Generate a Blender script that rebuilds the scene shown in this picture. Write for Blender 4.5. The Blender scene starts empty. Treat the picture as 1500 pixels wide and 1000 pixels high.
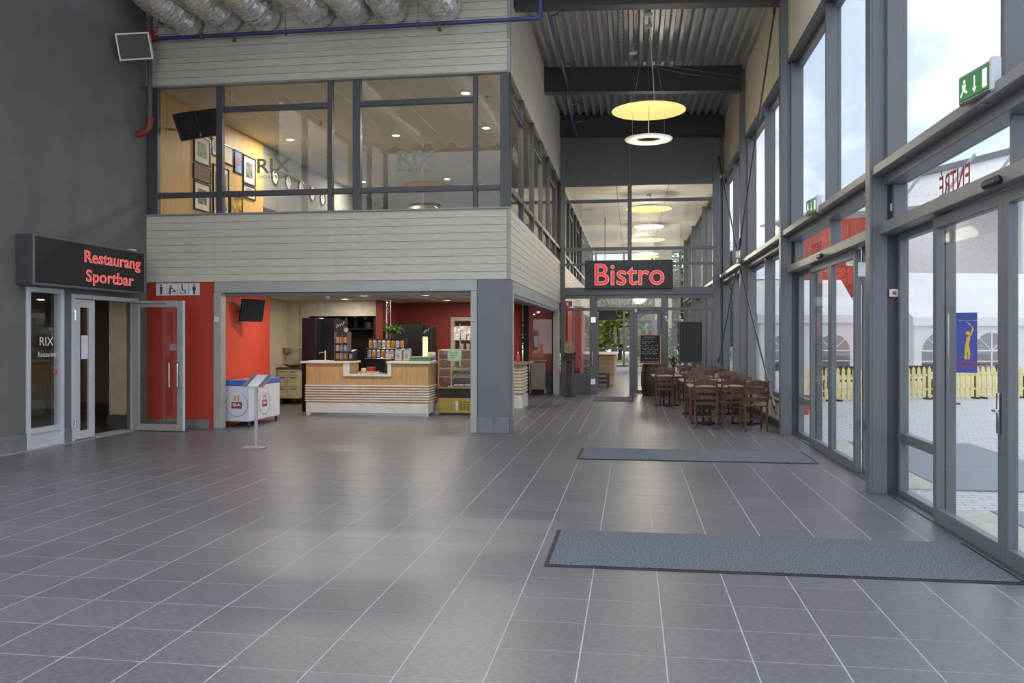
import bpy, math, random
from mathutils import Vector, Matrix
random.seed(11)
SC = bpy.context.scene
COL = SC.collection
R = math.radians
# ------------------------------------------------------------------ camera
F_PX, EYE, HZ, VX = 1230.0, 1.66, 493.0, 926.0
TH = math.atan((VX-750)/F_PX); SN, CS = math.sin(TH), math.cos(TH)
cd = bpy.data.cameras.new('camera'); cam = bpy.data.objects.new('camera', cd); COL.objects.link(cam)
cam.location = (0, 0, EYE); cam.rotation_euler = (R(90), 0, TH)
cd.sensor_width = 36; cd.lens = 36*F_PX/1500; cd.shift_y = (HZ-500)/1500; cd.clip_end = 500
SC.camera = cam
# ------------------------------------------------------------------ exposure
vs = SC.view_settings
vs.view_transform = 'Standard'; vs.look = 'None'; vs.gamma = 1; vs.use_curve_mapping = False
vs.exposure = 1.5
# ------------------------------------------------------------------ sky
w = bpy.data.worlds.new('sky'); SC.world = w; w.use_nodes = True
nt = w.node_tree; nt.nodes.clear()
tc = nt.nodes.new('ShaderNodeTexCoord')
mp = nt.nodes.new('ShaderNodeMapping'); mp.inputs['Scale'].default_value = (1.6, 1.6, 3.4)
nz = nt.nodes.new('ShaderNodeTexNoise'); nz.inputs['Scale'].default_value = 2.0; nz.inputs['Detail'].default_value = 7; nz.inputs['Roughness'].default_value = .52
rp = nt.nodes.new('ShaderNodeValToRGB')
rp.color_ramp.elements[0].position = .44; rp.color_ramp.elements[0].color = (.40, .47, .60, 1)
rp.color_ramp.elements[1].position = .60; rp.color_ramp.elements[1].color = (.93, .92, .91, 1)
bg = nt.nodes.new('ShaderNodeBackground'); bg.inputs['Strength'].default_value = .9
wo = nt.nodes.new('ShaderNodeOutputWorld')
nt.links.new(tc.outputs['Generated'], mp.inputs['Vector']); nt.links.new(mp.outputs['Vector'], nz.inputs['Vector'])
nt.links.new(nz.outputs['Fac'], rp.inputs['Fac']); nt.links.new(rp.outputs['Color'], bg.inputs['Color']); nt.links.new(bg.outputs['Background'], wo.inputs['Surface'])
LAMP = 1.0

# ------------------------------------------------------------------ measuring helpers: pixel of the 1500x1000 photo -> point on a known plane
def fl(u, v, z=0.0):
    d = F_PX*(EYE-z)/(v-HZ); x = (u-750)/F_PX*d
    return -SN*d+CS*x, CS*d+SN*x
def onX(u, v, X):
    a = (u-750)/F_PX; d = X/(-SN+CS*a); return d*(CS+SN*a), EYE-(v-HZ)/F_PX*d
def onY(u, v, Y):
    a = (u-750)/F_PX; d = Y/(CS+SN*a); return d*(-SN+CS*a), EYE-(v-HZ)/F_PX*d
def px(X, Y, Z):
    d = -SN*X+CS*Y
    return 750+F_PX*(CS*X+SN*Y)/d, HZ+F_PX*(EYE-Z)/d

# ------------------------------------------------------------------ mesh builder
class MB:
    def __init__(s): s.v = []; s.f = []; s.m = []
    def face(s, idx, m=0): s.f.append(tuple(idx)); s.m.append(m)
    def add(s, vs_, fs, m=0):
        b = len(s.v); s.v += [tuple(p) for p in vs_]
        for f in fs: s.f.append(tuple(b+i for i in f)); s.m.append(m)
        return s
    def box(s, x0, x1, y0, y1, z0, z1, m=0):
        if x0 > x1: x0, x1 = x1, x0
        if y0 > y1: y0, y1 = y1, y0
        if z0 > z1: z0, z1 = z1, z0
        return s.add([(x0,y0,z0),(x1,y0,z0),(x1,y1,z0),(x0,y1,z0),(x0,y0,z1),(x1,y0,z1),(x1,y1,z1),(x0,y1,z1)],
              [(0,3,2,1),(4,5,6,7),(0,1,5,4),(1,2,6,5),(2,3,7,6),(3,0,4,7)], m)
    def bbox(s, x0, x1, y0, y1, z0, z1, b=.01, m=0):
        X, Y, Z = sorted((x0,x1)), sorted((y0,y1)), sorted((z0,z1))
        b = min(b, (X[1]-X[0])*.49, (Y[1]-Y[0])*.49, (Z[1]-Z[0])*.49)
        vs_ = []; ix = {}
        for i in (0,1):
            for j in (0,1):
                for k in (0,1):
                    for a in range(3):
                        p = [X[i], Y[j], Z[k]]
                        for c in range(3):
                            if c != a: p[c] += b*(1 if (i,j,k)[c] == 0 else -1)
                        ix[i,j,k,a] = len(vs_); vs_.append(p)
        fs = []
        def outw(f, n):
            q = [Vector(vs_[t]) for t in f]; nn = (q[1]-q[0]).cross(q[2]-q[0])
            fs.append(tuple(f) if nn.dot(Vector(n)) > 0 else tuple(reversed(f)))
        for a in range(3):
            o = [c for c in range(3) if c != a]
            for sgn in (0,1):
                def key(t0, t1):
                    t = [0,0,0]; t[a] = sgn; t[o[0]] = t0; t[o[1]] = t1; return ix[t[0],t[1],t[2],a]
                n = [0,0,0]; n[a] = 1 if sgn else -1
                outw([key(0,0),key(1,0),key(1,1),key(0,1)], n)
            for t0 in (0,1):
                for t1 in (0,1):
                    def k2(sg, ax):
                        t = [0,0,0]; t[a] = sg; t[o[0]] = t0; t[o[1]] = t1; return ix[t[0],t[1],t[2],ax]
                    n = [0,0,0]; n[o[0]] = 1 if t0 else -1; n[o[1]] = 1 if t1 else -1
                    outw([k2(0,o[0]),k2(1,o[0]),k2(1,o[1]),k2(0,o[1])], n)
        for i in (0,1):
            for j in (0,1):
                for k in (0,1):
                    outw([ix[i,j,k,0],ix[i,j,k,1],ix[i,j,k,2]], (1 if i else -1, 1 if j else -1, 1 if k else -1))
        return s.add(vs_, fs, m)
    def tube(s, pts, r, n=8, m=0, caps=True):
        pts = [Vector(p) for p in pts]; rr = r if isinstance(r, (list, tuple)) else [r]*len(pts)
        b = len(s.v); up = None
        for i, p in enumerate(pts):
            t = (pts[min(i+1, len(pts)-1)]-pts[max(i-1, 0)]).normalized()
            if up is None:
                up = Vector((0,0,1)) if abs(t.z) < .9 else Vector((1,0,0))
            a = t.cross(up).normalized(); c = a.cross(t).normalized(); up = c
            for k in range(n):
                an = 2*math.pi*k/n
                s.v.append(tuple(p+(a*math.cos(an)+c*math.sin(an))*rr[i]))
        for i in range(len(pts)-1):
            for k in range(n):
                k2 = (k+1) % n
                s.face((b+i*n+k, b+i*n+k2, b+(i+1)*n+k2, b+(i+1)*n+k), m)
        if caps:
            s.face([b+k for k in reversed(range(n))], m); s.face([b+(len(pts)-1)*n+k for k in range(n)], m)
        return s
    def lathe(s, prof, c=(0,0,0), n=24, m=0, close=False, caps=True):
        b = len(s.v); q = len(prof)
        for (r, z) in prof:
            for k in range(n):
                an = 2*math.pi*k/n; s.v.append((c[0]+r*math.cos(an), c[1]+r*math.sin(an), c[2]+z))
        for i in range(q if close else q-1):
            i2 = (i+1) % q
            for k in range(n):
                k2 = (k+1) % n
                s.face((b+i*n+k, b+i*n+k2, b+i2*n+k2, b+i2*n+k), m)
        if not close and caps:
            if prof[0][0] > 1e-4: s.face([b+k for k in reversed(range(n))], m)
            if prof[-1][0] > 1e-4: s.face([b+(q-1)*n+k for k in range(n)], m)
        return s
    def prism(s, poly, axis, a0, a1, m=0):
        """poly: 2-D outline; axis 'x': (y,z), 'y': (x,z), 'z': (x,y)"""
        def P(p, a): return {'x': (a,p[0],p[1]), 'y': (p[0],a,p[1]), 'z': (p[0],p[1],a)}[axis]
        n = len(poly); b = len(s.v)
        s.v += [P(p, a0) for p in poly]+[P(p, a1) for p in poly]
        s.face([b+i for i in reversed(range(n))], m); s.face([b+n+i for i in range(n)], m)
        for i in range(n):
            j = (i+1) % n; s.face((b+i, b+j, b+n+j, b+n+i), m)
        return s
    def sphere(s, c, r, n=10, k=6, m=0, sc=(1,1,1)):
        pr = [(max(1e-5, math.sin(math.pi*i/k)), -math.cos(math.pi*i/k)) for i in range(k+1)]
        b = len(s.v); s.lathe(pr, (0,0,0), n, m)
        for i in range(b, len(s.v)):
            p = s.v[i]; s.v[i] = (c[0]+p[0]*r*sc[0], c[1]+p[1]*r*sc[1], c[2]+p[2]*r*sc[2])
        return s
    def mesh(s, name, mats, smooth=None):
        me = bpy.data.meshes.new(name); me.from_pydata(s.v, [], s.f)
        if not isinstance(mats, (list, tuple)): mats = [mats]
        for mt in mats: me.materials.append(mt)
        if len(mats) > 1: me.polygons.foreach_set('material_index', s.m)
        import bmesh
        bm = bmesh.new(); bm.from_mesh(me); bmesh.ops.recalc_face_normals(bm, faces=bm.faces); bm.to_mesh(me); bm.free()
        if smooth:
            me.polygons.foreach_set('use_smooth', [True]*len(me.polygons)); me.set_sharp_from_angle(angle=R(smooth))
        me.update(); return me

def link(name, me, parent=None, loc=(0,0,0), rot=(0,0,0)):
    o = bpy.data.objects.new(name, me); COL.objects.link(o)
    o.parent = parent; o.location = loc; o.rotation_euler = rot
    return o
def tag(o, label=None, cat=None, group=None, kind=None):
    if label: o['label'] = label
    if cat: o['category'] = cat
    if group: o['group'] = group
    if kind: o['kind'] = kind
    return o
def thing(name, label, cat, loc=(0,0,0), rz=0, group=None, kind=None):
    o = bpy.data.objects.new(name, None); COL.objects.link(o); o.empty_display_size = .1
    o.location = loc; o.rotation_euler = (0,0,rz)
    return tag(o, label, cat, group, kind)
def part(t, name, mb, mat, smooth=None, loc=(0,0,0), rot=(0,0,0), label=None, kind=None):
    """a part in the local space of its thing"""
    o = link(name, mb.mesh(name, mat, smooth) if isinstance(mb, MB) else mb, t, loc, rot)
    return tag(o, label, None, None, kind)
def wpart(t, name, mb, mat, smooth=None, label=None, kind=None):
    """a part whose mesh was measured in world space (thing not rotated)"""
    p = Vector(t.location)
    q = t.parent
    while q: p += Vector(q.location); q = q.parent
    if isinstance(mb, MB):
        mb.v = [(a-p.x, b-p.y, c-p.z) for a, b, c in mb.v]
    return part(t, name, mb, mat, smooth, label=label, kind=kind)
def single(name, mb, mat, label, cat, group=None, loc=(0,0,0), rz=0, smooth=None, kind=None, rot=None):
    o = link(name, mb.mesh(name, mat, smooth) if isinstance(mb, MB) else mb, None, loc, rot or (0,0,rz))
    return tag(o, label, cat, group, kind)
def struct(name, label, mb=None, mat=None, smooth=None, loc=(0,0,0)):
    if mb is None:
        o = thing(name, label, None, loc)
    else:
        o = link(name, mb.mesh(name, mat, smooth), None, loc); o['label'] = label
    o['kind'] = 'structure'; return o
def dup(root, loc=None, rz=None, label=None, group=None, parent=None):
    c = root.copy(); COL.objects.link(c)
    if parent is not None: c.parent = parent
    if loc is not None: c.location = loc
    if rz is not None: c.rotation_euler = (0,0,rz)
    if label: c['label'] = label
    if group: c['group'] = group
    for ch in [o for o in list(root.children)]:
        k = ch.copy(); COL.objects.link(k); k.parent = c
        for g in list(ch.children):
            h_ = g.copy(); COL.objects.link(h_); h_.parent = k
    return c
_tc = {}
def text_mesh(s, size, mat, extrude=.004, align='LEFT', spacing=1.0, bold=0.0):
    cu = bpy.data.curves.new('t', 'FONT'); cu.body = s; cu.size = size; cu.extrude = extrude; cu.align_x = align
    cu.space_character = spacing; cu.offset = bold; cu.resolution_u = 3
    ob = bpy.data.objects.new('t', cu); COL.objects.link(ob)
    dg = bpy.context.evaluated_depsgraph_get(); me = bpy.data.meshes.new_from_object(ob.evaluated_get(dg))
    bpy.data.objects.remove(ob); bpy.data.curves.remove(cu)
    me.materials.clear(); me.materials.append(mat); me.name = 'lettering'
    return me
def fit_text(s, width, height, mat, extrude=.004, bold=0.0, spacing=1.0, grow=0.0):
    """text scaled to the given width and height, centred on 0,0"""
    me = text_mesh(s, 1.0, mat, extrude, bold=bold, spacing=spacing)
    xs = [v.co.x for v in me.vertices]; ys = [v.co.y for v in me.vertices]
    cx, cy, sx, sy = (min(xs)+max(xs))/2, (min(ys)+max(ys))/2, width/(max(xs)-min(xs)), height/(max(ys)-min(ys))
    if grow: me = text_mesh(s, 1.0, mat, extrude, bold=grow, spacing=spacing)
    for v in me.vertices: v.co = ((v.co.x-cx)*sx, (v.co.y-cy)*sy, v.co.z)
    return me
ROT_CAM = (R(90), 0, 0)          # reads towards -Y
ROT_PX = (R(90), 0, R(90))       # reads towards +X
ROT_NX = (R(90), 0, R(-90))      # reads towards -X

# ------------------------------------------------------------------ materials
def lin(c):
    if isinstance(c, str): c = tuple(int(c[i:i+2], 16)/255 for i in (0,2,4))
    return tuple(x/12.92 if x <= .04045 else ((x+.055)/1.055)**2.4 for x in c)
MATS = {}
def mat(name, col, rough=.5, metal=0.0, var=.05, scale=6.0, bump=0.0, bscale=None, stretch=None, rnd=0.0, emit=0.0, ecol=None, spec=.5, col2=None, rvar=0.0):
    if name in MATS: return MATS[name]
    m = bpy.data.materials.new(name); m.use_nodes = True; nt = m.node_tree; b = nt.nodes['Principled BSDF']
    c = lin(col); b.inputs['Roughness'].default_value = rough; b.inputs['Metallic'].default_value = metal
    b.inputs['Specular IOR Level'].default_value = spec
    tc = nt.nodes.new('ShaderNodeTexCoord'); mp = nt.nodes.new('ShaderNodeMapping')
    if stretch: mp.inputs['Scale'].default_value = stretch
    nt.links.new(tc.outputs['Object'], mp.inputs['Vector'])
    nz = nt.nodes.new('ShaderNodeTexNoise'); nz.inputs['Scale'].default_value = scale; nz.inputs['Detail'].default_value = 5
    nt.links.new(mp.outputs['Vector'], nz.inputs['Vector'])
    mx = nt.nodes.new('ShaderNodeMix'); mx.data_type = 'RGBA'
    c2 = lin(col2) if col2 else tuple(min(1, x*(1+var*2)) for x in c)
    c1 = tuple(x*(1-var*2) for x in c) if not col2 else c
    mx.inputs[6].default_value = (*c1, 1); mx.inputs[7].default_value = (*c2, 1)
    rm = nt.nodes.new('ShaderNodeMapRange'); rm.inputs[1].default_value = .3; rm.inputs[2].default_value = .7
    nt.links.new(nz.outputs['Fac'], rm.inputs[0]); nt.links.new(rm.outputs[0], mx.inputs[0])
    out = mx.outputs[2]
    if rnd:
        oi = nt.nodes.new('ShaderNodeObjectInfo'); ml = nt.nodes.new('ShaderNodeMapRange')
        ml.inputs[3].default_value = 1-rnd; ml.inputs[4].default_value = 1+rnd
        nt.links.new(oi.outputs['Random'], ml.inputs[0])
        hv = nt.nodes.new('ShaderNodeHueSaturation'); nt.links.new(out, hv.inputs['Color']); nt.links.new(ml.outputs[0], hv.inputs['Value']); out = hv.outputs['Color']
    nt.links.new(out, b.inputs['Base Color'])
    if rvar:
        rr = nt.nodes.new('ShaderNodeMapRange'); rr.inputs[3].default_value = rough-rvar; rr.inputs[4].default_value = rough+rvar
        nt.links.new(nz.outputs['Fac'], rr.inputs[0]); nt.links.new(rr.outputs[0], b.inputs['Roughness'])
    if bump:
        n2 = nt.nodes.new('ShaderNodeTexNoise'); n2.inputs['Scale'].default_value = bscale or scale*4; n2.inputs['Detail'].default_value = 3
        nt.links.new(mp.outputs['Vector'], n2.inputs['Vector'])
        bp = nt.nodes.new('ShaderNodeBump'); bp.inputs['Strength'].default_value = bump; bp.inputs['Distance'].default_value = .02
        nt.links.new(n2.outputs['Fac'], bp.inputs['Height']); nt.links.new(bp.outputs['Normal'], b.inputs['Normal'])
    if emit:
        b.inputs['Emission Color'].default_value = (*lin(ecol or col), 1); b.inputs['Emission Strength'].default_value = emit
    MATS[name] = m; return m
def glass(name, tint=(.93,.95,.94), refl=.5, base=.035):
    if name in MATS: return MATS[name]
    m = bpy.data.materials.new(name); m.use_nodes = True; nt = m.node_tree; nt.nodes.clear()
    tr = nt.nodes.new('ShaderNodeBsdfTransparent'); tr.inputs[0].default_value = (*[math.sqrt(t) for t in tint], 1)
    gl = nt.nodes.new('ShaderNodeBsdfGlossy'); gl.inputs['Roughness'].default_value = .01
    lw = nt.nodes.new('ShaderNodeLayerWeight'); lw.inputs['Blend'].default_value = .5
    pw = nt.nodes.new('ShaderNodeMath'); pw.operation = 'POWER'; pw.inputs[1].default_value = 5
    ma = nt.nodes.new('ShaderNodeMath'); ma.operation = 'MULTIPLY_ADD'; ma.inputs[1].default_value = refl; ma.inputs[2].default_value = base
    mx = nt.nodes.new('ShaderNodeMixShader'); ou = nt.nodes.new('ShaderNodeOutputMaterial')
    nt.links.new(lw.outputs['Facing'], pw.inputs[0]); nt.links.new(pw.outputs[0], ma.inputs[0]); nt.links.new(ma.outputs[0], mx.inputs[0])
    nt.links.new(tr.outputs[0], mx.inputs[1]); nt.links.new(gl.outputs[0], mx.inputs[2]); nt.links.new(mx.outputs[0], ou.inputs['Surface'])
    MATS[name] = m; return m
def wood(name, c1, c2, rough=.5, stretch=(1,1,8), scale=3.0):
    return mat(name, c1, rough, 0, scale=scale, stretch=stretch, col2=c2)

TILE = mat('floor tile stone', '6c6b70', .36, 0, .10, 26.0, bump=.05, bscale=90, rnd=.07, spec=.55, rvar=.05)
GROUT = mat('tile grout', 'b2afb4', .8)
WALLD = mat('dark grey plaster', '6a6a6b', .85, 0, .04, 3, bump=.25, bscale=90)
STEEL = mat('grey painted steel', '6b6e73', .38, 0, .03, 2)
DARKST = mat('anthracite painted aluminium', '48494c', .42, 0, .03, 2)
BEAM = mat('dark beam paint', '3c3c40', .5, 0, .04, 2)
SIDING = mat('white painted siding board', 'c8c1b3', .6, 0, .04, 5, bump=.05, bscale=50, stretch=(1,1,4), rnd=.03)
SIDGAP = mat('siding backing', '8d877c', .9)
ALU = mat('anodised aluminium', 'b4b6b8', .32, .55, .03, 4)
ALUP = mat('light grey roller steel', 'a9aaa4', .45, .15, .03, 2)
REDW = mat('red painted wall', 'b33a28', .6, 0, .03, 3)
ORANGE = mat('orange red painted wall', 'd0452c', .6, 0, .03, 3)
DRED = mat('dark red painted wall', '8c3226', .6, 0, .03, 3)
BASET = mat('grey skirting tile', '77777a', .5, 0, .07, 8, rnd=.08)
PANEL = mat('beige wall panel', 'd8cdb4', .6, 0, .02, 2)
DECK = mat('galvanised roof deck', 'b4b6b8', .36, .45, .10, 5, stretch=(6,.3,1), rvar=.06)
BLACK = mat('black satin plastic', '18181a', .35, 0, .05, 5)
BLACKM = mat('black matt board', '232224', .6, 0, .05, 5)
WHITE = mat('white enamel', 'e6e6e4', .4, 0, .02, 4)
WHITEP = mat('white plastic', 'dcdcd8', .45, 0, .02, 4)
CREAM = mat('cream wall paint', 'cabfa4', .65, 0, .03, 3)
CHROME = mat('brushed chrome', 'c9cacc', .2, 1, .02, 4)
GLASS = glass('window glass')
GLASSD = glass('tinted mezzanine glass', (.80,.80,.77), .55, .05)
GLASSR = glass('clear display glass', (.95,.96,.93), .4, .03)
NEON = mat('red lit lettering', 'c8323a', .4, emit=.20, ecol='f0444c')
NEONE = mat('pale lettering edge', 'e8b0a0', .4, emit=.16, ecol='f8c2b4')
MATG = mat('grey entrance carpet', '757a82', .95, 0, .30, 70, bump=.8, bscale=240)
RUBBER = mat('black rubber edging', '2e2f33', .7)
WOODL = wood('light oak veneer', 'b08a58', 'c8a272', .5, (6,6,.7), 4)
WOODW = wood('yellow oak panelling', 'b48c50', 'c9a468', .55, (5,5,.5), 3)
WOODC = wood('dark stained chair wood', '4a3126', '684a3a', .35, (4,4,1), 6)
WOODT = wood('pale table top wood', 'a8947c', 'baa890', .3, (1,8,8), 4)
# ================================================================== THE BUILDING
XL, YF, XS, YP, XR = -8.78, 14.25, -2.09, 24.6, 2.80     # left wall, front of cafe block, side of cafe block, bistro partition, glass line
YB0, YB1 = -1.0, 47.0
ZD = lambda x: 8.0-.033*x                                  # underside of the roof deck
PIL = [9.31+5.36*i for i in range(-1, 7)]                  # pillar lines along the glass wall

# ---- floor: grout bed, the 300 tiles that show largest, the rest joined
floor = struct('floor', 'grey stone tile floor with pale grout lines', MB().box(-9.1, 3.0, YB0, YB1, -.12, -.0012), GROUT)
TX, TY, X0, Y0 = .4417, .4461, -.27, 5.7666
SEAM = 14.30
def tile_mesh(wx, wy): return MB().bbox(-wx/2, wx/2, -wy/2, wy/2, -.012, 0, .0012)
tm = tile_mesh(TX-.007, TY-.005).mesh('floor_tile', TILE)
cand = []
i0, i1 = math.floor((XL-X0)/TX), math.ceil((XR-.02-X0)/TX)
j0, j1 = math.floor((YB0-Y0)/TY)+1, math.floor((SEAM-Y0)/TY)
for i in range(i0, i1):
    for j in range(j0, j1):
        cx, cy = X0+(i+.5)*TX, Y0+(j+.5)*TY
        if cx+TX/2 > 2.86 or cx-TX/2 < XL-.25: continue
        show = 0
        if cy > 1.5:
            u, v = px(cx, cy, 0)
            if -60 < u < 1560 and v < 1050: show = 1/(cy*cy*cy)
        cand.append((show, cx, cy))
cand.sort(reverse=True)
for k, (s_, cx, cy) in enumerate(cand[:300]):
    link('floor_tile', tm, floor, (cx, cy, 0))
rest = MB()
for s_, cx, cy in cand[300:]:
    rest.box(cx-TX/2+.0035, cx+TX/2-.0035, cy-TY/2+.003, cy+TY/2-.003, -.012, 0)
ys = Y0+j1*TY+.003
for i in range(-32, 9):                                     # smaller tiles behind the seam
    for j in range(0, 80):
        a, b = X0+i*.325, ys+j*.325
        if a < -9 or a+.325 > 2.95 or b > YB1-.3: continue
        rest.box(a+.005, a+.320, b+.003, b+.322, -.012, 0)
part(floor, 'far_floor_tile', rest, TILE, kind='stuff')
# ---- paving outside
PAVE = mat('grey paving', 'b4b5b8', .8, 0, .05, 2)
def brick_mat(name, c1, c2, mortar, sx, w_, h_, rough=.8):
    m = bpy.data.materials.new(name); m.use_nodes = True; nt = m.node_tree; b = nt.nodes['Principled BSDF']; b.inputs['Roughness'].default_value = rough
    tc = nt.nodes.new('ShaderNodeTexCoord'); br = nt.nodes.new('ShaderNodeTexBrick')
    br.inputs['Color1'].default_value = (*lin(c1), 1); br.inputs['Color2'].default_value = (*lin(c2), 1); br.inputs['Mortar'].default_value = (*lin(mortar), 1)
    br.inputs['Scale'].default_value = sx; br.inputs['Brick Width'].default_value = w_; br.inputs['Row Height'].default_value = h_; br.inputs['Mortar Size'].default_value = .012
    nt.links.new(tc.outputs['Object'], br.inputs['Vector']); nt.links.new(br.outputs['Color'], b.inputs['Base Color'])
    return m
PAVE = brick_mat('grey block paving', 'cfd0d4', 'c3c5ca', 'a0a2a8', 1, .28, .14)
GRATE = brick_mat('steel grating', 'a4aab6', '9ca3af', '747b87', 1, .06, .03, .5)
struct('ground_plaza', 'grey block paving of the plaza outside the glass doors', MB().box(3.0, 60, -20, 90, -.2, -.05), PAVE)
struct('ground_beyond', 'pale ground around the building', MB().box(-60, 3.0, YB1, 90, -.2, -.06).box(-60, 3.0, -40, YB0, -.2, -.06).box(-60, -9.1, YB0, 10.4, -.2, -.06), mat('pale ground', 'b9bab0', .9))
for k, (a, b) in enumerate(((4.6, 8.75), (9.9, 14.2))):
    t = thing('door_grating', ['steel foot grating outside the doors beside the wide carpet mat', 'steel foot grating outside the doors under the far exit sign'][k], 'grating', (3.1, (a+b)/2, -.05))
    wpart(t, 'grid', MB().box(3.45, 5.3, a, b, -.05, -.03), GRATE)
    st = MB()
    y = a+.02
    while y < b-.05:
        st.bbox(3.02, 3.42, y, y+.045, -.05, -.022, .006); y += .075
    wpart(t, 'white_drain_strip', st, mat('pale drain plastic', 'c2c0b8', .6), kind='stuff')

# ---- left wall with sidelight and door openings
def wall_with_holes(mb, axis_lo, axis_hi, z0, z1, holes, put):
    """cuts rectangular holes (a0,a1,z0,z1) out of a wall strip; put(a0,a1,z0,z1) adds a block"""
    cuts = sorted({axis_lo, axis_hi, *[h[0] for h in holes], *[h[1] for h in holes]})
    for a, b in zip(cuts, cuts[1:]):
        hs = sorted([h for h in holes if h[0] <= a+1e-6 and h[1] >= b-1e-6], key=lambda h: h[2])
        z = z0
        for h in hs:
            if h[2] > z+1e-6: put(a, b, z, h[2])
            z = h[3]
        if z < z1-1e-6: put(a, b, z, z1)
mb = MB()
wall_with_holes(mb, 8.6, YF+.12, 0, 8.9, [(11.15, 11.96, 0, 2.40), (12.15, 13.95, 0, 2.34)], lambda a, b, c, d: mb.box(XL-.2, XL, a, b, c, d))
wl = struct('wall_left', 'dark grey plastered wall behind the lit restaurant sign', mb, WALLD)
bt = MB().bbox(-.012, .012, -.148, .148, 0, .24, .004).mesh('skirting_tile', BASET)
bl = struct('baseboard_left', 'row of grey skirting tiles along the dark wall')
y = 11.0
while y > 8.8: link('skirting_tile', bt, bl, (XL+.012, y, 0)); y -= .302
link('skirting_tile', MB().bbox(-.012, .012, -.09, .09, 0, .24, .004).mesh('skirting_tile', BASET), bl, (XL+.012, 12.055, 0))
# unseen glazing added beside and behind the camera for more daylight
lg = struct('window_40', 'added tall glazing in the left wall that brings in extra daylight', loc=(XL, 4, 0))
ly_ = [YB0+.05+1.9*k for k in range(6)]
for y_ in ly_: wpart(lg, 'mullion', MB().bbox(XL-.16, XL, y_-.04, y_+.04, 0, 8.9, .006), STEEL)
for a, b in zip(ly_, ly_[1:]):
    for z_ in (0.03, 2.9, 5.8, 8.8): wpart(lg, 'rail', MB().bbox(XL-.14, XL-.02, a+.04, b-.04, z_-.03, z_+.05, .006), STEEL)
    for c, d in ((.08, 2.87), (2.95, 5.77), (5.85, 8.77)): wpart(lg, 'pane', MB().box(XL-.09, XL-.08, a+.04, b-.04, c, d), GLASS)
# corridor behind the door
cor = struct('wall_corridor', 'beige corridor walls behind the open glass door')
CORF = mat('corridor floor', '4b463f', .4)
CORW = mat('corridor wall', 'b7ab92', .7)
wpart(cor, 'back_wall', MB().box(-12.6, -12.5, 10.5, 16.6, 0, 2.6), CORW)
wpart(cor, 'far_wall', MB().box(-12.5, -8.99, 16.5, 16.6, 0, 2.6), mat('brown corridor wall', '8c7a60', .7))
wpart(cor, 'side_wall', MB().box(-9.33, -8.99, 14.05, 16.5, 0, 2.6), CORW)
wpart(cor, 'end_wall', MB().box(-9.33, -8.99, 13.95, 14.05, 0, 2.6), CORW)
wpart(cor, 'end_wall', MB().box(-12.5, -8.99, 10.5, 10.6, 0, 2.6), CORW)
wpart(cor, 'corridor_floor', MB().box(-12.6, XL, 10.5, 16.6, -.1, -.003), CORF)
wpart(cor, 'corridor_ceiling', MB().box(-12.6, XL-.2, 10.5, 16.6, 2.6, 2.7), CREAM)
wpart(cor, 'skirting', MB().box(-9.35, -8.99, 13.93, 13.95, 0, .26).box(-12.5, -9.35, 16.48, 16.5, 0, .26), mat('dark skirting', '4a4a4c', .6))
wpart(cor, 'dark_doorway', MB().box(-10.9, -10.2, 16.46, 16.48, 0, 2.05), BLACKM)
cl = bpy.data.lights.new('corridor', 'AREA'); cl.energy = 4*LAMP; cl.size = .6; cl.color = (1, .86, .66)
dl = thing('corridor_downlight', 'round downlight in the corridor ceiling behind the open door', 'downlight', (-10.6, 12.6, 2.59))
part(dl, 'ring', MB().lathe([(.10, -.01), (.12, -.01), (.12, .01), (.10, .01)], n=20, close=True), WHITE)
part(dl, 'lens', MB().lathe([(.10, -.002), (.10, .004)], n=20), mat('warm lamp lens', 'fff0d0', .4, emit=2.5, ecol='ffe6b8'))
clo = bpy.data.objects.new('lamp', cl); COL.objects.link(clo); clo.parent = dl; clo.location = (0, 0, -.03)

# ---- sidelight window and glass door in the left wall
def frame_rect(mb, ax, a0, a1, z0, z1, t, d0, d1, m=0):
    """rectangular frame; ax='y': spans Y, depth X d0..d1; ax='x': spans X, depth Y d0..d1"""
    def bx(p, q, r, s_):
        if ax == 'y': mb.bbox(d0, d1, p, q, r, s_, .006, m)
        else: mb.bbox(p, q, d0, d1, r, s_, .006, m)
    bx(a0, a0+t, z0, z1); bx(a1-t, a1, z0, z1); bx(a0+t, a1-t, z1-t, z1); bx(a0+t, a1-t, z0, z0+t)
    return mb
WFR = mat('white aluminium frame', 'c6c9d0', .38, .1, .02, 3)
w1 = struct('window_1', 'narrow white framed sidelight window in the dark wall', loc=(XL, 11.55, 0))
wpart(w1, 'frame', frame_rect(MB(), 'y', 11.15, 11.96, 0, 2.40, .075, XL-.1, XL+.03), WFR)
wpart(w1, 'rail', MB().bbox(XL-.08, XL+.02, 11.225, 11.885, .22, .30, .005), WFR)
wpart(w1, 'bottom_panel', MB().bbox(XL-.05, XL-.01, 11.225, 11.885, .075, .22, .005), WFR)
wpart(w1, 'pane', MB().box(XL-.045, XL-.035, 11.225, 11.885, .30, 2.325), GLASS)
DEC = mat('frosted white print', 'd9d9d6', .6)
o = link('lettering', fit_text('RIX', .30, .13, DEC, .001), w1, (-.028, .08, 1.59), ROT_PX)
o = link('lettering', fit_text('Restaurang', .40, .10, DEC, .001), w1, (-.028, .10, 1.38), ROT_PX)
o = link('sticker', MB().box(-.034, -.03, .24, .31, 1.08, 1.16).mesh('sticker', mat('red sticker', 'c05050', .5)), w1)
d1 = struct('door_1', 'white framed glass double door standing open in the dark wall', loc=(XL, 13.05, 0))
mb = MB()
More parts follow.
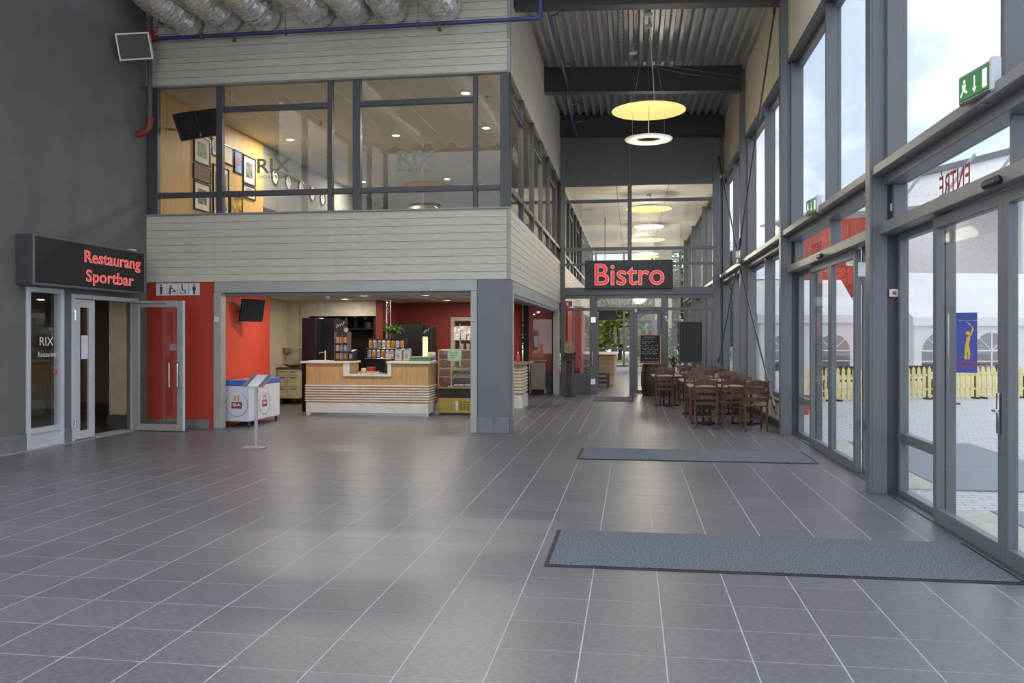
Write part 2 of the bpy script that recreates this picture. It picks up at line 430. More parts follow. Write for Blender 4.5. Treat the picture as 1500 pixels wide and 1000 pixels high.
for a, b, c, d in ((12.15, 12.21, 0, 2.34), (13.88, 13.95, 0, 2.34), (12.21, 13.88, 2.27, 2.34)): mb.bbox(XL-.1, XL+.03, a, b, c, d, .006)
wpart(d1, 'frame', mb, WFR)
lf = wpart(d1, 'fixed_leaf', frame_rect(MB(), 'y', 12.22, 12.72, .02, 2.26, .13, XL-.04, XL+.02), WFR)
wpart(d1, 'pane', MB().box(XL-.015, XL-.005, 12.35, 12.59, .15, 2.13), GLASSD)
wpart(d1, 'notice', MB().box(XL+.0, XL+.004, 12.40, 12.57, 1.30, 1.68), mat('notice paper', 'dfe0e6', .7))
for z in (.3, 2.0):
    wpart(d1, 'hinge', MB().tube([(XL+.035, 12.205, z-.08), (XL+.035, 12.205, z+.08)], .018, 8).bbox(XL+.02, XL+.03, 12.17, 12.25, z-.05, z+.05, .003), CHROME, 40)
YD = 13.72
wpart(d1, 'open_leaf', frame_rect(MB(), 'x', -8.70, -7.76, .012, 2.29, .115, YD-.03, YD+.03), mat('leaf aluminium', 'a9aaa6', .35, .3))
wpart(d1, 'pane', MB().box(-8.585, -7.875, YD-.005, YD+.005, .127, 2.175), GLASS)
wpart(d1, 'pull_handle', MB().tube([(-7.83, YD-.03, .78), (-7.83, YD-.09, .79), (-7.83, YD-.09, 1.19), (-7.83, YD-.03, 1.20)], .014, 8).tube([(-8.0, YD-.06, .78), (-7.83, YD-.06, .78)], .012, 8).tube([(-8.0, YD-.06, 1.2), (-7.83, YD-.06, 1.2)], .012, 8).tube([(-8.0, YD-.06, .78), (-8.0, YD-.06, 1.2)], .014, 8), CHROME, 40)
wpart(d1, 'lock_plate', MB().bbox(-7.86, -7.80, YD-.045, YD-.03, .98, 1.06, .004), CHROME)
wpart(d1, 'door_closer', MB().bbox(-8.70, -8.05, YD-.06, YD-.03, 2.235, 2.275, .008).tube([(-8.3, YD-.06, 2.25), (-8.74, YD-.2, 2.27)], .012, 6), ALU)
wpart(d1, 'sticker', MB().box(-8.02, -7.88, YD-.012, YD-.006, 1.42, 1.53), mat('grey sticker', '8a8684', .5))
wpart(d1, 'gasket_edge', MB().bbox(-7.765, -7.755, YD-.034, YD+.034, .012, 2.29, .002), mat('pale edge', 'c9d6e2', .4))

# ---- red wall beside the shutter and its skirting
wb = struct('wall_back', 'red painted wall stub under the pictogram sign', MB().box(XL, -7.48, YF, YF+.15, 0, 2.65), REDW)
bb = struct('baseboard_back', 'short row of grey skirting tiles under the red wall')
for k in range(4): link('skirting_tile', MB().bbox(-.148, .148, -.012, .012, 0, .16, .004).mesh('skirting_tile', BASET), bb, (XL+.16+.302*k, YF-.012, 0))

# ---- cafe block: board siding, one board per part
def boards_front(name, label, x0, x1, z0, n, pitch, y):
    t = struct(name, label, MB().box(x0+.005, x1-.005, y+.004, y+.12, z0, z0+n*pitch), SIDGAP)
    me = MB().prism([(0, .0), (-.018, .002), (-.018, pitch-.009), (-.012, pitch-.003), (0, pitch-.003)], 'x', x0, x1).mesh('siding_board', SIDING)
    for k in range(n): link('siding_board', me, t, (0, y+.004, z0+k*pitch))
    return t
def boards_side(name, label, y0, y1, z0, n, pitch, x):
    t = struct(name, label, MB().box(x-.12, x-.004, y0, y1, z0, z0+n*pitch), SIDGAP)
    me = MB().prism([(0, .0), (.018, .002), (.018, pitch-.009), (.012, pitch-.003), (0, pitch-.003)], 'y', y0, y1).mesh('siding_board', SIDING)
    for k in range(n): link('siding_board', me, t, (x-.004, 0, z0+k*pitch))
    return t
boards_front('wall_front', 'white board siding band above the cafe shutter', XL+.0, XS+.02, 2.65, 9, .1345, YF)
boards_front('wall_front_upper', 'white board siding above the mezzanine windows behind the ducts', XL+.0, XS+.02, 6.22, 15, .1345, YF)
boards_side('wall_side', 'white board siding band along the cafe side under the mezzanine windows', YF+.02, YB1, 2.65, 9, .1345, XS)
boards_side('wall_side_upper', 'white board siding above the mezzanine side windows', YF+.02, YP+.1, 6.22, 14, .1345, XS)
boards_side('wall_side_bistro', 'white board siding above the far mezzanine windows over the bistro', YP+.1, YB1, 6.22, 1, .1345, XS)
struct('trim_1', 'grey corner strip where the two sidings meet', MB().bbox(XS-.03, XS+.025, YF-.03, YF+.03, 2.64, 3.87, .006).bbox(XS-.03, XS+.025, YF-.03, YF+.03, 6.22, 8.1, .006), mat('grey corner trim', '9a9a98', .5))
struct('trim_2', 'thin ledge moulding across the upper siding', MB().bbox(XL, XS+.01, YF-.04, YF-.005, 6.72, 6.76, .006), SIDING)
struct('trim_3', 'dark edge strips above and below the mezzanine windows', MB().bbox(XL, XS+.03, YF-.035, YF+.1, 6.19, 6.225, .004).bbox(XL, XS+.03, YF-.05, YF+.1, 3.855, 3.885, .004), mat('pale capping', '8f8f8c', .5))

# ---- mezzanine front windows
def mullion_x(mb, a, b, z0, z1): mb.bbox(a, b, YF-.02, YF+.09, z0, z1, .006)
mz = struct('window_2', 'dark framed mezzanine front window wall over the cafe', loc=(-5.4, YF, 3.87))
V = [(-8.76, -8.56), (-7.43, -7.31), (-5.335, -5.246), (-4.87, -4.73), (-2.717, -2.646), (-2.24, -2.09)]
for a, b in V: wpart(mz, 'mullion', MB().bbox(a, b, YF-.02, YF+.09, 3.88, 6.19, .006), DARKST)
for (l, r) in zip(V, V[1:]):
    a, b = l[1], r[0]
    zs = [(3.88, 4.185), (4.28, 6.19)]
    wpart(mz, 'transom', MB().bbox(a, b, YF-.01, YF+.08, 4.185, 4.28, .006), DARKST)
    if (l[1], r[0]) in ((-7.31, -5.335), (-4.73, -2.717)):
        wpart(mz, 'transom', MB().bbox(a, b, YF-.01, YF+.08, 5.71, 5.805, .006), DARKST)
        zs = [(3.88, 4.185), (4.28, 5.71), (5.805, 6.19)]
    for z0, z1 in zs: wpart(mz, 'pane', MB().box(a, b, YF+.03, YF+.042, z0, z1), GLASSD)
RIXD = glass('frosted window print', (.62,.62,.6), .2, .05)
for k, (u, v, wd) in enumerate(((400, 247, .62), (610, 236, .70))):
    x, z = onY(u, v, YF)
    link('lettering', fit_text('RIX', wd, .26, mat('frosted grey print', '8f8d82', .7), .001, bold=.02), mz, (x+5.4, .02, z+.06-3.87), ROT_CAM)
    link('lettering', fit_text('SPORTS BAR', wd*.95, .06, mat('frosted grey print', '8f8d82', .7), .001), mz, (x+5.4, .02, z-.14-3.87), ROT_CAM)
# ---- mezzanine side windows, dark frames
ms = struct('window_3', 'dark framed mezzanine side windows facing the glass wall', loc=(XS, 20, 3.87))
YM = [14.36+1.72*k for k in range(0, 20)]
for k, y in enumerate(YM):
    if y > YB1: break
    wpart(ms, 'mullion', MB().bbox(XS-.09, XS+.02, y-.04, y+.04, 3.86, 6.22, .006), DARKST)
    if k+1 < len(YM) and YM[k+1] < YB1:
        y2 = YM[k+1]
        wpart(ms, 'transom', MB().bbox(XS-.08, XS+.01, y+.04, y2-.04, 4.185, 4.28, .006), DARKST)
        zs = [(3.88, 4.185), (4.28, 6.20)]
        if k % 2 == 0:
            wpart(ms, 'transom', MB().bbox(XS-.08, XS+.01, y+.04, y2-.04, 5.71, 5.80, .006), DARKST); zs = [(3.88, 4.185), (4.28, 5.71), (5.80, 6.20)]
        for z0, z1 in zs: wpart(ms, 'pane', MB().box(XS-.042, XS-.03, y+.04, y2-.04, z0, z1), GLASSD)
link('lettering', fit_text('RIX', .6, .24, mat('frosted grey print', '8f8d82', .7), .001), ms, (-.02, 15.25-20, 4.95-3.87), ROT_PX)

# ---- mezzanine room
struct('floor_mezzanine', 'mezzanine floor slab above the cafe', MB().box(XL, XS-.13, YF+.13, YB1, 2.70, 3.2), mat('slab', '6a665e', .8))
CEILP = mat('pale ceiling panel', 'cfcabb', .6, 0, .02, 2)
cm = struct('ceiling_mezzanine', 'pale panelled mezzanine ceiling', MB().box(XL, XS-.1, YF+.1, YB1, 6.28, 6.45), mat('ceiling joint', 'a8a294', .8))
cpm = MB().bbox(.012, 1.188, .004, 2.39, -.02, 0, .004).mesh('ceiling_panel', CEILP)
for i in range(6):
    for j in range(12):
        x0 = XL+.02+i*1.1
        link('ceiling_panel', MB().bbox(.012, 1.088, .004, 2.392, -.02, 0, .004).mesh('ceiling_panel', CEILP) if (i, j) == (0, 0) else cpm2, cm, (x0, YF+.15+j*2.4, 6.28)) if (i, j) != (0, 0) else None
        if (i, j) == (0, 0):
            cpm2 = MB().bbox(.012, 1.088, .004, 2.392, -.02, 0, .004).mesh('ceiling_panel', CEILP); link('ceiling_panel', cpm2, cm, (x0, YF+.15, 6.28))
stl = MB()
for i in range(1, 6): stl.box(XL+.02+i*1.1-.012, XL+.02+i*1.1+.012, YF+.15, YB1, 6.256, 6.262)
wpart(cm, 'white_joint_strip', stl, WHITE, kind='stuff')
struct('wall_mezzanine_left', 'yellow oak panelled wall upstairs carrying framed pictures', MB().box(XL+.001, XL+.08, YF+.12, 18.95, 3.2, 6.27), WOODW)
struct('wall_mezzanine_clocks', 'grey wall upstairs carrying the row of clocks', MB().box(XL+.001, XL+.07, 18.95, 34, 3.2, 6.27), mat('grey clock wall', '83827d', .7))
struct('wall_mezzanine_dado', 'dark dado below the clocks upstairs', MB().box(XL+.07, XL+.10, 18.95, 34, 3.2, 4.75), mat('dark dado', '3b3836', .6))
struct('wall_mezzanine_back', 'dark wall at the far end of the mezzanine room', MB().box(XL, XS-.1, 34, 34.1, 3.2, 6.3), mat('dark bar wall', '4a4744', .7))

# ---- corner column and shutter opening
cc = struct('column', 'grey corner column between the cafe shutter and the side hatch', MB().bbox(-2.65, XS+.005, YF-.0, YF+.42, 0, 2.66, .012), STEEL)
for a, b in ((-2.66, -2.36), (-2.355, XS+.02)):
    part(cc, 'skirting_tile', MB().bbox(a, b, YF-.02, YF-.0, 0, .27, .005), BASET)
part(cc, 'skirting_tile', MB().bbox(XS+.003, XS+.022, YF-.02, YF+.42, 0, .27, .005), BASET)
rs = struct('door_2', 'light grey roller shutter housing and posts framing the cafe front', loc=(-5, YF, 0))
wpart(rs, 'shutter_housing', MB().bbox(-7.48, -2.65, YF-.0, YF+.24, 2.45, 2.655, .01), ALUP)
wpart(rs, 'bottom_bar', MB().bbox(-7.3, -2.78, YF+.06, YF+.12, 2.385, 2.45, .006), mat('dark shutter slit', '6d6e6c', .5))
for a, b in ((-7.48, -7.33), (-2.76, -2.65)): wpart(rs, 'post', MB().bbox(a, b, YF-.02, YF+.16, 0, 2.45, .008), ALUP)
wpart(rs, 'switch_box', MB().bbox(-7.44, -7.37, YF-.06, YF-.02, 1.92, 2.02, .006), WHITEP)
wpart(rs, 'bolt', MB().sphere((-2.70, YF-.03, 1.93), .022, 8, 5), CHROME, 40)
rs2 = struct('door_3', 'light grey roller shutter housing over the cafe side hatch', loc=(XS, 19, 0))
wpart(rs2, 'shutter_housing', MB().bbox(XS-.24, XS+.0, YF+.45, 24.3, 2.42, 2.655, .01), ALUP)
wpart(rs2, 'bottom_bar', MB().bbox(XS-.12, XS-.02, YF+.45, 24.2, 2.36, 2.42, .006), mat('blue grey bar', '8b8f9a', .4))
wpart(rs2, 'post', MB().bbox(XS-.16, XS+.01, 24.05, 24.3, 0, 2.42, .008), ALUP)
wpart(rs2, 'post', MB().bbox(XS-.16, XS+.01, YF+.43, YF+.55, 0, 2.42, .008), ALUP)

# ---- cafe room
CY1 = 22.0
struct('ceiling_cafe', 'pale cafe ceiling with downlights', MB().box(XL, XS-.25, YF+.25, 24.5, 2.58, 2.70), CEILP)
stp = struct('trim_4', 'white strips across the cafe ceiling')
for x in (-6.1, -4.9, -3.7): part(stp, 'strip', MB().box(x-.02, x+.02, YF+.4, CY1-.05, 2.565, 2.58), WHITE)
struct('wall_cafe_left', 'orange red wall inside the cafe carrying the wall television', MB().box(-7.62, -7.47, YF+.17, 16.6, 0, 2.58), ORANGE)
struct('wall_cafe_kitchen', 'cream wall at the left end of the cafe kitchen', MB().box(XL+.01, XL+.11, 14.5, CY1, 0, 2.58), CREAM)
struct('wall_cafe_niche', 'cream niche wall with a pilaster behind the kitchen drawers', MB().box(XL+.11, -8.12, 20.3, 20.4, 0, 2.58).box(-8.30, -8.20, 20.27, 20.3, .92, 2.58), CREAM)
struct('wall_cafe_soffit', 'white soffit over the cafe back shelves', MB().box(-8.12, -6.35, 20.4, 20.5, 2.18, 2.58), mat('soffit white', 'cfc9ba', .6))
mb = MB()
wall_with_holes(mb, -6.35, -3.2, 0, 2.58, [(-4.72, -3.85, 0, 2.10)], lambda a, b, c, d: mb.box(a, b, CY1, CY1+.12, c, d))
struct('wall_cafe_back', 'dark red back wall of the cafe', mb, DRED)
struct('wall_cafe_recess', 'black recess behind the bottle shelves', MB().box(-8.6, -6.35, 21.6, 21.7, 0, 2.58).box(-6.47, -6.35, 20.5, 21.6, 0, 2.58), mat('black recess', '15110f', .7))
struct('wall_cafe_pier', 'dark red pier beside the bottle shelves', MB().box(-6.36, -6.18, 20.35, CY1, 0, 2.58), DRED)
dk = struct('door_4', 'white framed doorway into the warm lit kitchen', loc=(-4.28, CY1, 0))
fr = MB()
for a, b, c, d in ((-4.80, -4.70, 0, 2.18), (-3.87, -3.77, 0, 2.18), (-4.70, -3.87, 2.08, 2.18)): fr.bbox(a, b, CY1-.03, CY1+.13, c, d, .006)
wpart(dk, 'frame', fr, mat('cream frame', 'bdb49c', .5))
struct('wall_kitchen', 'wooden kitchen wall beyond the doorway with orange light in its colour', MB().box(-5.4, -3.2, 24.0, 24.1, 0, 2.58), wood('kitchen wood tinted as lit', '9a6438', 'b98048', .5))  # the kitchen's orange light is put into these wood colours
struct('wall_cafe_right', 'dark post and red strip beside the side hatch window', MB().box(-3.30, -3.2, 21.9, 24.5, 0, 2.58), REDW)
# ================================================================== ROOF, GLASS WALL, PARTITION
prof = []
x = -9.3
while x < 3.2:
    for dx, dz in ((0, 0), (.07, 0), (.10, .11), (.18, .11)): prof.append((x+dx, ZD(x+dx)+dz))
    x += .21
mb = MB(); n = len(prof)
mb.v = [(a, 13.0, z) for a, z in prof]+[(a, YP+.5, z) for a, z in prof]
mb.f = [(i, i+1, n+i+1, n+i) for i in range(n-1)]; mb.m = [0]*(n-1)
ce = struct('ceiling', 'corrugated galvanised steel roof deck', mb, DECK)
part(ce, 'roof_slab', MB().prism([(-9.4, ZD(-9.4)+.14), (3.2, ZD(3.2)+.14), (3.2, ZD(3.2)+.35), (-9.4, ZD(-9.4)+.35)], 'y', 13.0, YP+.5), BEAM)
def ibeam(name, label, y, x0, x1):
    z0, z1 = ZD(x0), ZD(x1); t = struct(name, label, loc=((x0+x1)/2, y, 7.4))
    def pr(a, b, yy0, yy1):
        m = MB(); m.prism([(x0, z0-a), (x1, z1-a), (x1, z1-b), (x0, z0-b)], 'y', yy0, yy1); return m
    wpart(t, 'top_flange', pr(.002, .03, y-.13, y+.13), BEAM)
    wpart(t, 'bottom_flange', pr(.55, .585, y-.13, y+.13), BEAM)
    wpart(t, 'web', pr(.03, .55, y-.09, y-.04), BEAM)
ibeam('beam_1', 'dark steel roof beam behind the big round lamp', PIL[3], XS, 2.5)
ibeam('beam_2', 'dark steel roof beam just in front of the dark bistro panels', 24.38, XS, 2.5)
ibeam('beam_3', 'dark steel roof beam above the cafe corner', PIL[2]+.15, XS-.0, 2.5)

# ---- unseen glass roof, added above the camera to let daylight into the hall
at = struct('ceiling_added_glass', 'added glazed roof on white rafters that lets daylight into the entrance hall', loc=(-3, 6, 8.3))
wpart(at, 'edge_beam', MB().bbox(-9.0, 3.0, 12.9, 13.05, 7.95, 8.75, .01).bbox(-9.0, 3.0, YB0, YB0+.15, 8.3, 8.6, .01), BEAM)
rx = [-8.9+1.475*k for k in range(9)]
for x_ in rx: wpart(at, 'rafter', MB().bbox(x_-.03, x_+.03, YB0+.15, 12.9, 8.45, 8.65, .006), WHITE)
for a, b in zip(rx, rx[1:]):
    for k in range(4):
        y_ = YB0+.15+k*(12.75-YB0)/4
        wpart(at, 'pane', MB().box(a+.03, b-.03, y_+.02, y_+(12.75-YB0)/4-.02, 8.60, 8.61), GLASS)
# ---- glass wall: pillars, ledge, windows, doors
pil_lab = {1: 'near grey steel pillar between the two pairs of glass doors', 2: 'grey steel pillar between the far doors and the chairs',
           3: 'grey steel pillar where the brace rods meet', 4: 'grey steel pillar at the end of the bistro glazing'}
for k, y in enumerate(PIL):
    if y > YB1: continue
    t = struct('pillar', pil_lab.get(k, 'grey steel pillar along the bistro glazing' if k else 'grey steel pillar beside the camera at the near doors'), loc=(2.6, y, 0))
    zt = ZD(2.6)-.02
    wpart(t, 'flange', MB().bbox(2.48, 2.505, y-.01, y+.16, 0, zt, .004), STEEL)
    wpart(t, 'web', MB().bbox(2.505, 2.66, y-.0, y+.15, 0, zt, .004), STEEL)
    wpart(t, 'recess', MB().bbox(2.66, 2.82, y+.03, y+.13, 0, zt, .004), DARKST)
    if 0 < k < 4: wpart(t, 'pull_cord', MB().tube([(2.665, y-.015, 7.6), (2.665, y-.015, 3.75)], .006, 5), WHITEP)
wall_r = struct('wall_right', 'beige panels over the tall windows of the glass wall')
nwin, ndoor = 3, 4
def bay(k):
    global nwin, ndoor
    y0, y1 = PIL[k]+.17, PIL[k+1]-.01; ym = (y0+y1)/2-(.22 if k == 0 else 0)
    bistro = PIL[k] > 20.5
    zt = 6.30
    part(wall_r, 'panel', MB().bbox(2.60, 2.66, y0, y1, zt, ZD(2.6)-.01 if not bistro else 6.6, .004), PANEL)
    part(wall_r, 'panel_edge', MB().bbox(2.585, 2.83, y0, y1, zt-.05, zt, .004), DARKST)
    # upper window
    nwin += 1
    names = {0: 'tall window over the near glass doors with an exit sign', 1: 'tall window over the far glass doors', 2: 'tall window beside the cafe tables', 3: 'tall window crossed by brace rods before the bistro'}
    wn = struct('window_%d' % nwin, names.get(k, 'tall upper window of the glass wall inside the bistro'), loc=(2.75, ym, 3.45))
    for a, b in ((y0, y0+.06), (ym-.035, ym+.035), (y1-.06, y1)):
        wpart(wn, 'mullion', MB().bbox(2.64, 2.84, a, b, 3.45, zt-.05, .005), STEEL)
    for a, b in ((y0+.06, ym-.035), (ym+.035, y1-.06)):
        wpart(wn, 'bar', MB().bbox(2.74, 2.84, a, b, zt-.13, zt-.05, .005).bbox(2.74, 2.84, a, b, 3.45, 3.52, .005), STEEL)
        wpart(wn, 'pane', MB().box(2.79, 2.80, a, b, 3.52, zt-.13), GLASS)
    wpart(wn, 'ledge', MB().bbox(2.50, 2.83, y0-.02, y1+.0, 3.35, 3.44, .006), mat('ledge paint', '7f807f', .35))
    wpart(wn, 'ledge_web', MB().bbox(2.62, 2.83, y0, y1, 3.25, 3.35, .005), STEEL)
    if k in (0, 1):                                        # door bays
        ndoor += 1
        dn = struct('door_%d' % ndoor, ['automatic glass sliding doors beside the near mat', 'automatic glass sliding doors beside the far mat'][k], loc=(2.75, ym, 0))
        s0, s1 = (y0+1.05, y1-1.36) if k == 0 else (y0+1.22, y1-1.42)
        hd = wpart(dn, 'operator_header', MB().bbox(2.58, 2.82, y0-.02, y1+.12 if k == 0 else y1, 2.735, 2.85, .006), mat('ledge paint', '7f807f', .35))
        for a, b in ((y0, y0+.07), (ym-.03, ym+.03), (y1-.07, y1)):
            wpart(dn, 'transom_post', MB().bbox(2.70, 2.84, a, b, 2.85, 3.25, .005), STEEL)
        for a, b in ((y0+.07, ym-.03), (ym+.03, y1-.07)): wpart(dn, 'transom_pane', MB().box(2.79, 2.80, a, b, 2.85, 3.25), GLASS)
        for a, b in ((y0, s0), (s1, y1)):                   # fixed sidelights
            fr = frame_rect(MB(), 'y', a, b, 0, 2.735, .07, 2.76, 2.85); fr.bbox(2.765, 2.845, a+.07, b-.07, .56, .66, .005)
            wpart(dn, 'sidelight_frame', fr, STEEL)
            wpart(dn, 'sidelight_pane', MB().box(2.80, 2.81, a+.07, b-.07, .07, .56), GLASS); wpart(dn, 'sidelight_pane', MB().box(2.80, 2.81, a+.07, b-.07, .66, 2.665), GLASS)
        sm = (s0+s1)/2
        for a, b in ((s0-.05, sm-.005), (sm+.005, s1+.05)):  # sliding leaves
            fr = MB(); t_ = .085
            for p, q, r_, u_ in ((a, a+t_, .01, 2.72), (b-t_, b, .01, 2.72), (a+t_, b-t_, 2.62, 2.72), (a+t_, b-t_, .01, .14)): fr.bbox(2.67, 2.74, p, q, r_, u_, .006)
            lf_ = wpart(dn, 'sliding_leaf', fr, STEEL)
            wpart(dn, 'leaf_pane', MB().box(2.70, 2.71, a+t_, b-t_, .14, 2.62), GLASS)
        wpart(dn, 'lever_handle', MB().bbox(2.645, 2.67, sm+.02, sm+.06, .95, 1.25, .006).tube([(2.65, sm+.04, 1.12), (2.615, sm+.04, 1.12), (2.615, sm-.03, 1.12)], .010, 6), CHROME, 40)
        wpart(dn, 'bottom_track', MB().bbox(2.66, 2.86, y0, y1, -.003, .012, .003), DARKST)
        wpart(dn, 'motion_sensor', MB().bbox(2.53, 2.58, (6.32 if k == 0 else sm-.06), (6.60 if k == 0 else sm+.20), 2.735, 2.80, .02), BLACK)
        yy, zz = ((onX(1400, 261, 2.8)) if k == 0 else onX(1197, 362, 2.8))
        wpart(dn, 'lettering', MB(), STEEL) if False else link('lettering', fit_text('ENTRÉ', .70, .25 if k == 0 else .2, mat('red vinyl', 'b03038', .5), .001, bold=.01), dn, (2.785-2.75, yy-ym, zz), ROT_PX)
    else:
        nwin += 1
        low = {2: 'lower glazing behind the cafe tables', 3: 'lower glazing crossed by the lower brace rods'}.get(k, 'lower glazing of the glass wall inside the bistro')
        wn = struct('window_%d' % nwin, low, loc=(2.75, ym, 0))
        for a, b in ((y0, y0+.06), (ym-.035, ym+.035), (y1-.06, y1)): wpart(wn, 'mullion', MB().bbox(2.64, 2.84, a, b, .52, 3.25, .005), STEEL)
        for a, b in ((y0+.06, ym-.035), (ym+.035, y1-.06)):
            wpart(wn, 'bar', MB().bbox(2.74, 2.84, a, b, .52, .60, .005).bbox(2.74, 2.84, a, b, 3.17, 3.25, .005), STEEL)
            wpart(wn, 'pane', MB().box(2.79, 2.80, a, b, .60, 3.17), GLASS)
        wpart(wn, 'sill', MB().bbox(2.60, 2.84, y0, y1, .48, .52, .005), DARKST)
        wpart(wn, 'dado_panel', MB().bbox(2.66, 2.84, y0, y1, .12, .48, .005), PANEL)
        wpart(wn, 'dado_skirting', MB().bbox(2.64, 2.84, y0, y1, 0, .12, .005), DARKST)
for k in range(len(PIL)-1):
    if PIL[k+1] < YB1+2: bay(k)
# ---- brace rods
ROD = mat('brace rod steel', '55585c', .3, .5)
def rod(label, a, b):
    single('brace_rod', MB().tube([a, b], .018, 8).tube([Vector(a).lerp(Vector(b), .03), Vector(a).lerp(Vector(b), .06)], .03, 8).tube([Vector(a).lerp(Vector(b), .94), Vector(a).lerp(Vector(b), .97)], .03, 8), ROD, label, 'brace rod', 'cross brace rods on the glass wall', smooth=40)
P3, P2_, P4 = PIL[3], PIL[2], 24.7
rod('upper brace rod rising towards the pillar by the far doors', (2.44, P3-.16, 3.66), (2.44, P2_+.1, 7.5))
rod('upper brace rod rising towards the bistro partition', (2.44, P3+.24, 3.70), (2.44, P4, 6.9))
rod('lower brace rod slanting down behind the nearest chair', (2.44, P3-.17, 3.28), (2.44, P2_+.2, .35))
rod('lower brace rod slanting down towards the bistro partition', (2.44, P3+.23, 3.28), (2.44, P4-.1, .9))
nb = thing('brace_bracket', 'bolted steel bracket where the four brace rods meet', 'bracket', (2.44, P3, 3.42))
part(nb, 'plate', MB().bbox(-.02, .04, -.14, .2, -.05, .05, .006), STEEL)
part(nb, 'junction_box', MB().bbox(-.06, .02, -.10, .02, .06, .22, .01), WHITEP)

# ---- bistro partition
pt = struct('window_30', 'grey framed glass partition in front of the bistro', loc=(0, YP, 0))
def pm(name, a, b, c, d, y0=-.05, y1=.05, m=STEEL): return wpart(pt, name, MB().bbox(a, b, YP+y0, YP+y1, c, d, .006), m)
def pg(a, b, c, d): return wpart(pt, 'pane', MB().box(a, b, YP-.005, YP+.005, c, d), GLASS)
for a, b in ((-2.07, -1.94), (2.28, 2.48)): pm('post', a, b, 0, 7.3, -.06, .06)
pm('roof_filler', -2.2, 2.66, 7.0, 8.4, .06, .12, mat('dark panel', '67696a', .45)); pm('edge_filler', 2.28, 2.60, 6.3, 7.9, -.03, .03, mat('dark panel', '67696a', .45))
for a, b in ((-2.07, -.13), (-.01, 2.28)): pm('dark_panel', a, b, 6.04, 8.04 if a < -1 else 7.92, -.03, .03, mat('dark panel', '67696a', .45))
pm('mid_mullion', -.13, -.01, 3.09, 7.95)
for z0, z1 in ((5.56, 5.65), (4.17, 4.26), (3.73, 3.80)):
    for a, b in ((-1.94, -.13), (-.01, 2.28)): pm('transom', a, b, z0, z1)
for a, b in ((-1.94, -.13), (-.01, 2.28)):
    for c, d in ((3.09, 3.73), (3.80, 4.17), (4.26, 5.56), (5.65, 6.04)): pg(a, b, c, d)
pm('door_beam', -1.94, 2.28, 2.87, 3.09, -.09, .09)
pm('head_rail', -1.94, 2.28, 2.77, 2.87)
for a, b in ((-1.23, -1.0), (.83, 1.03)): pm('post', a, b, 0, 2.77)
pm('post', -.08, .05, 0, 2.42); pm('door_head', -1.0, .83, 2.42, 2.52)
pm('transom', -1.94, -1.23, 2.42, 2.50); pm('transom', 1.03, 2.28, 2.42, 2.50)
for a, b, c, d in ((-1.94, -1.23, 2.50, 2.77), (-1.0, .83, 2.52, 2.77), (1.03, 2.28, 2.50, 2.77)): pg(a, b, c, d)
pm('solid_panel', -1.94, -1.23, .02, .60, -.03, .03, mat('grey infill panel', '5c6265', .45)); pm('mullion', -1.74, -1.68, .6, 2.42); pg(-1.68, -1.23, .6, 2.42); pg(-1.94, -1.74, .6, 2.42)
pm('solid_panel', 1.03, 2.28, .02, .60, -.03, .03, mat('grey infill panel', '5c6265', .45)); pg(1.03, 2.28, .60, 2.42)
pl = wpart(pt, 'fixed_leaf', frame_rect(MB(), 'x', .05, .83, .01, 2.42, .11, YP-.03, YP+.03), STEEL); pg(.16, .72, .12, 2.31)
ol = wpart(pt, 'open_leaf', frame_rect(MB(), 'y', YP+.06, YP+.96, .02, 2.40, .10, -1.06, -1.0), STEEL); wpart(pt, 'pane', MB().box(-1.035, -1.025, YP+.16, YP+.86, .12, 2.3), GLASS)
wpart(pt, 'pull_handle', MB().tube([(-1.15, YP-.05, .8), (-1.15, YP-.11, .81), (-1.15, YP-.11, 1.23), (-1.15, YP-.05, 1.24)], .014, 8), CHROME, 40)
for z in (.35, 2.15):
    wpart(pt, 'hinge', MB().bbox(-1.20, -1.05, YP-.08, YP-.05, z-.09, z+.09, .01), CHROME)
wpart(pt, 'door_closer', MB().bbox(.06, .14, YP-.09, YP-.05, 2.36, 2.46, .01), WHITEP)
for x in (.95, 1.35): wpart(pt, 'spot_holder', MB().sphere((x, YP-.1, 2.22), .05, 8, 6).sphere((x+.06, YP-.1, 2.12), .045, 8, 6).bbox(x-.02, x+.03, YP-.09, YP-.05, 2.1, 2.25, .005), WHITEP, 50)
# the side hatch window left of the partition, with the red blind behind it
hw = struct('window_31', 'black framed hatch window with a red blind behind the glass', loc=(-2.7, YP, 0))
for a, b in ((-3.18, -3.02), (-2.33, -2.15)): wpart(hw, 'post', MB().bbox(a, b, YP-.06, YP+.04, 0, 2.58, .006), mat('black frame', '2b2c30', .45))
wpart(hw, 'sill_panel', MB().bbox(-3.02, -2.33, YP-.03, YP+.03, 0, .62, .006), mat('grey infill panel', '5c6265', .45))
wpart(hw, 'pane', MB().box(-3.02, -2.33, YP-.005, YP+.005, .62, 2.58), GLASS)
wpart(hw, 'red_blind', MB().box(-3.1, -2.2, YP+.10, YP+.12, .62, 2.6), mat('red blind fabric', 'f08a80', .8, 0, .03, 3))  # light coming through from the bistro is put into the paler red
wpart(hw, 'notice', MB().box(-2.86, -2.74, YP-.012, YP-.006, 1.35, 1.68), WHITE); wpart(hw, 'notice', MB().box(-2.95, -2.89, YP-.012, YP-.006, 1.55, 1.7), mat('blue notice', '7c8fc8', .6))

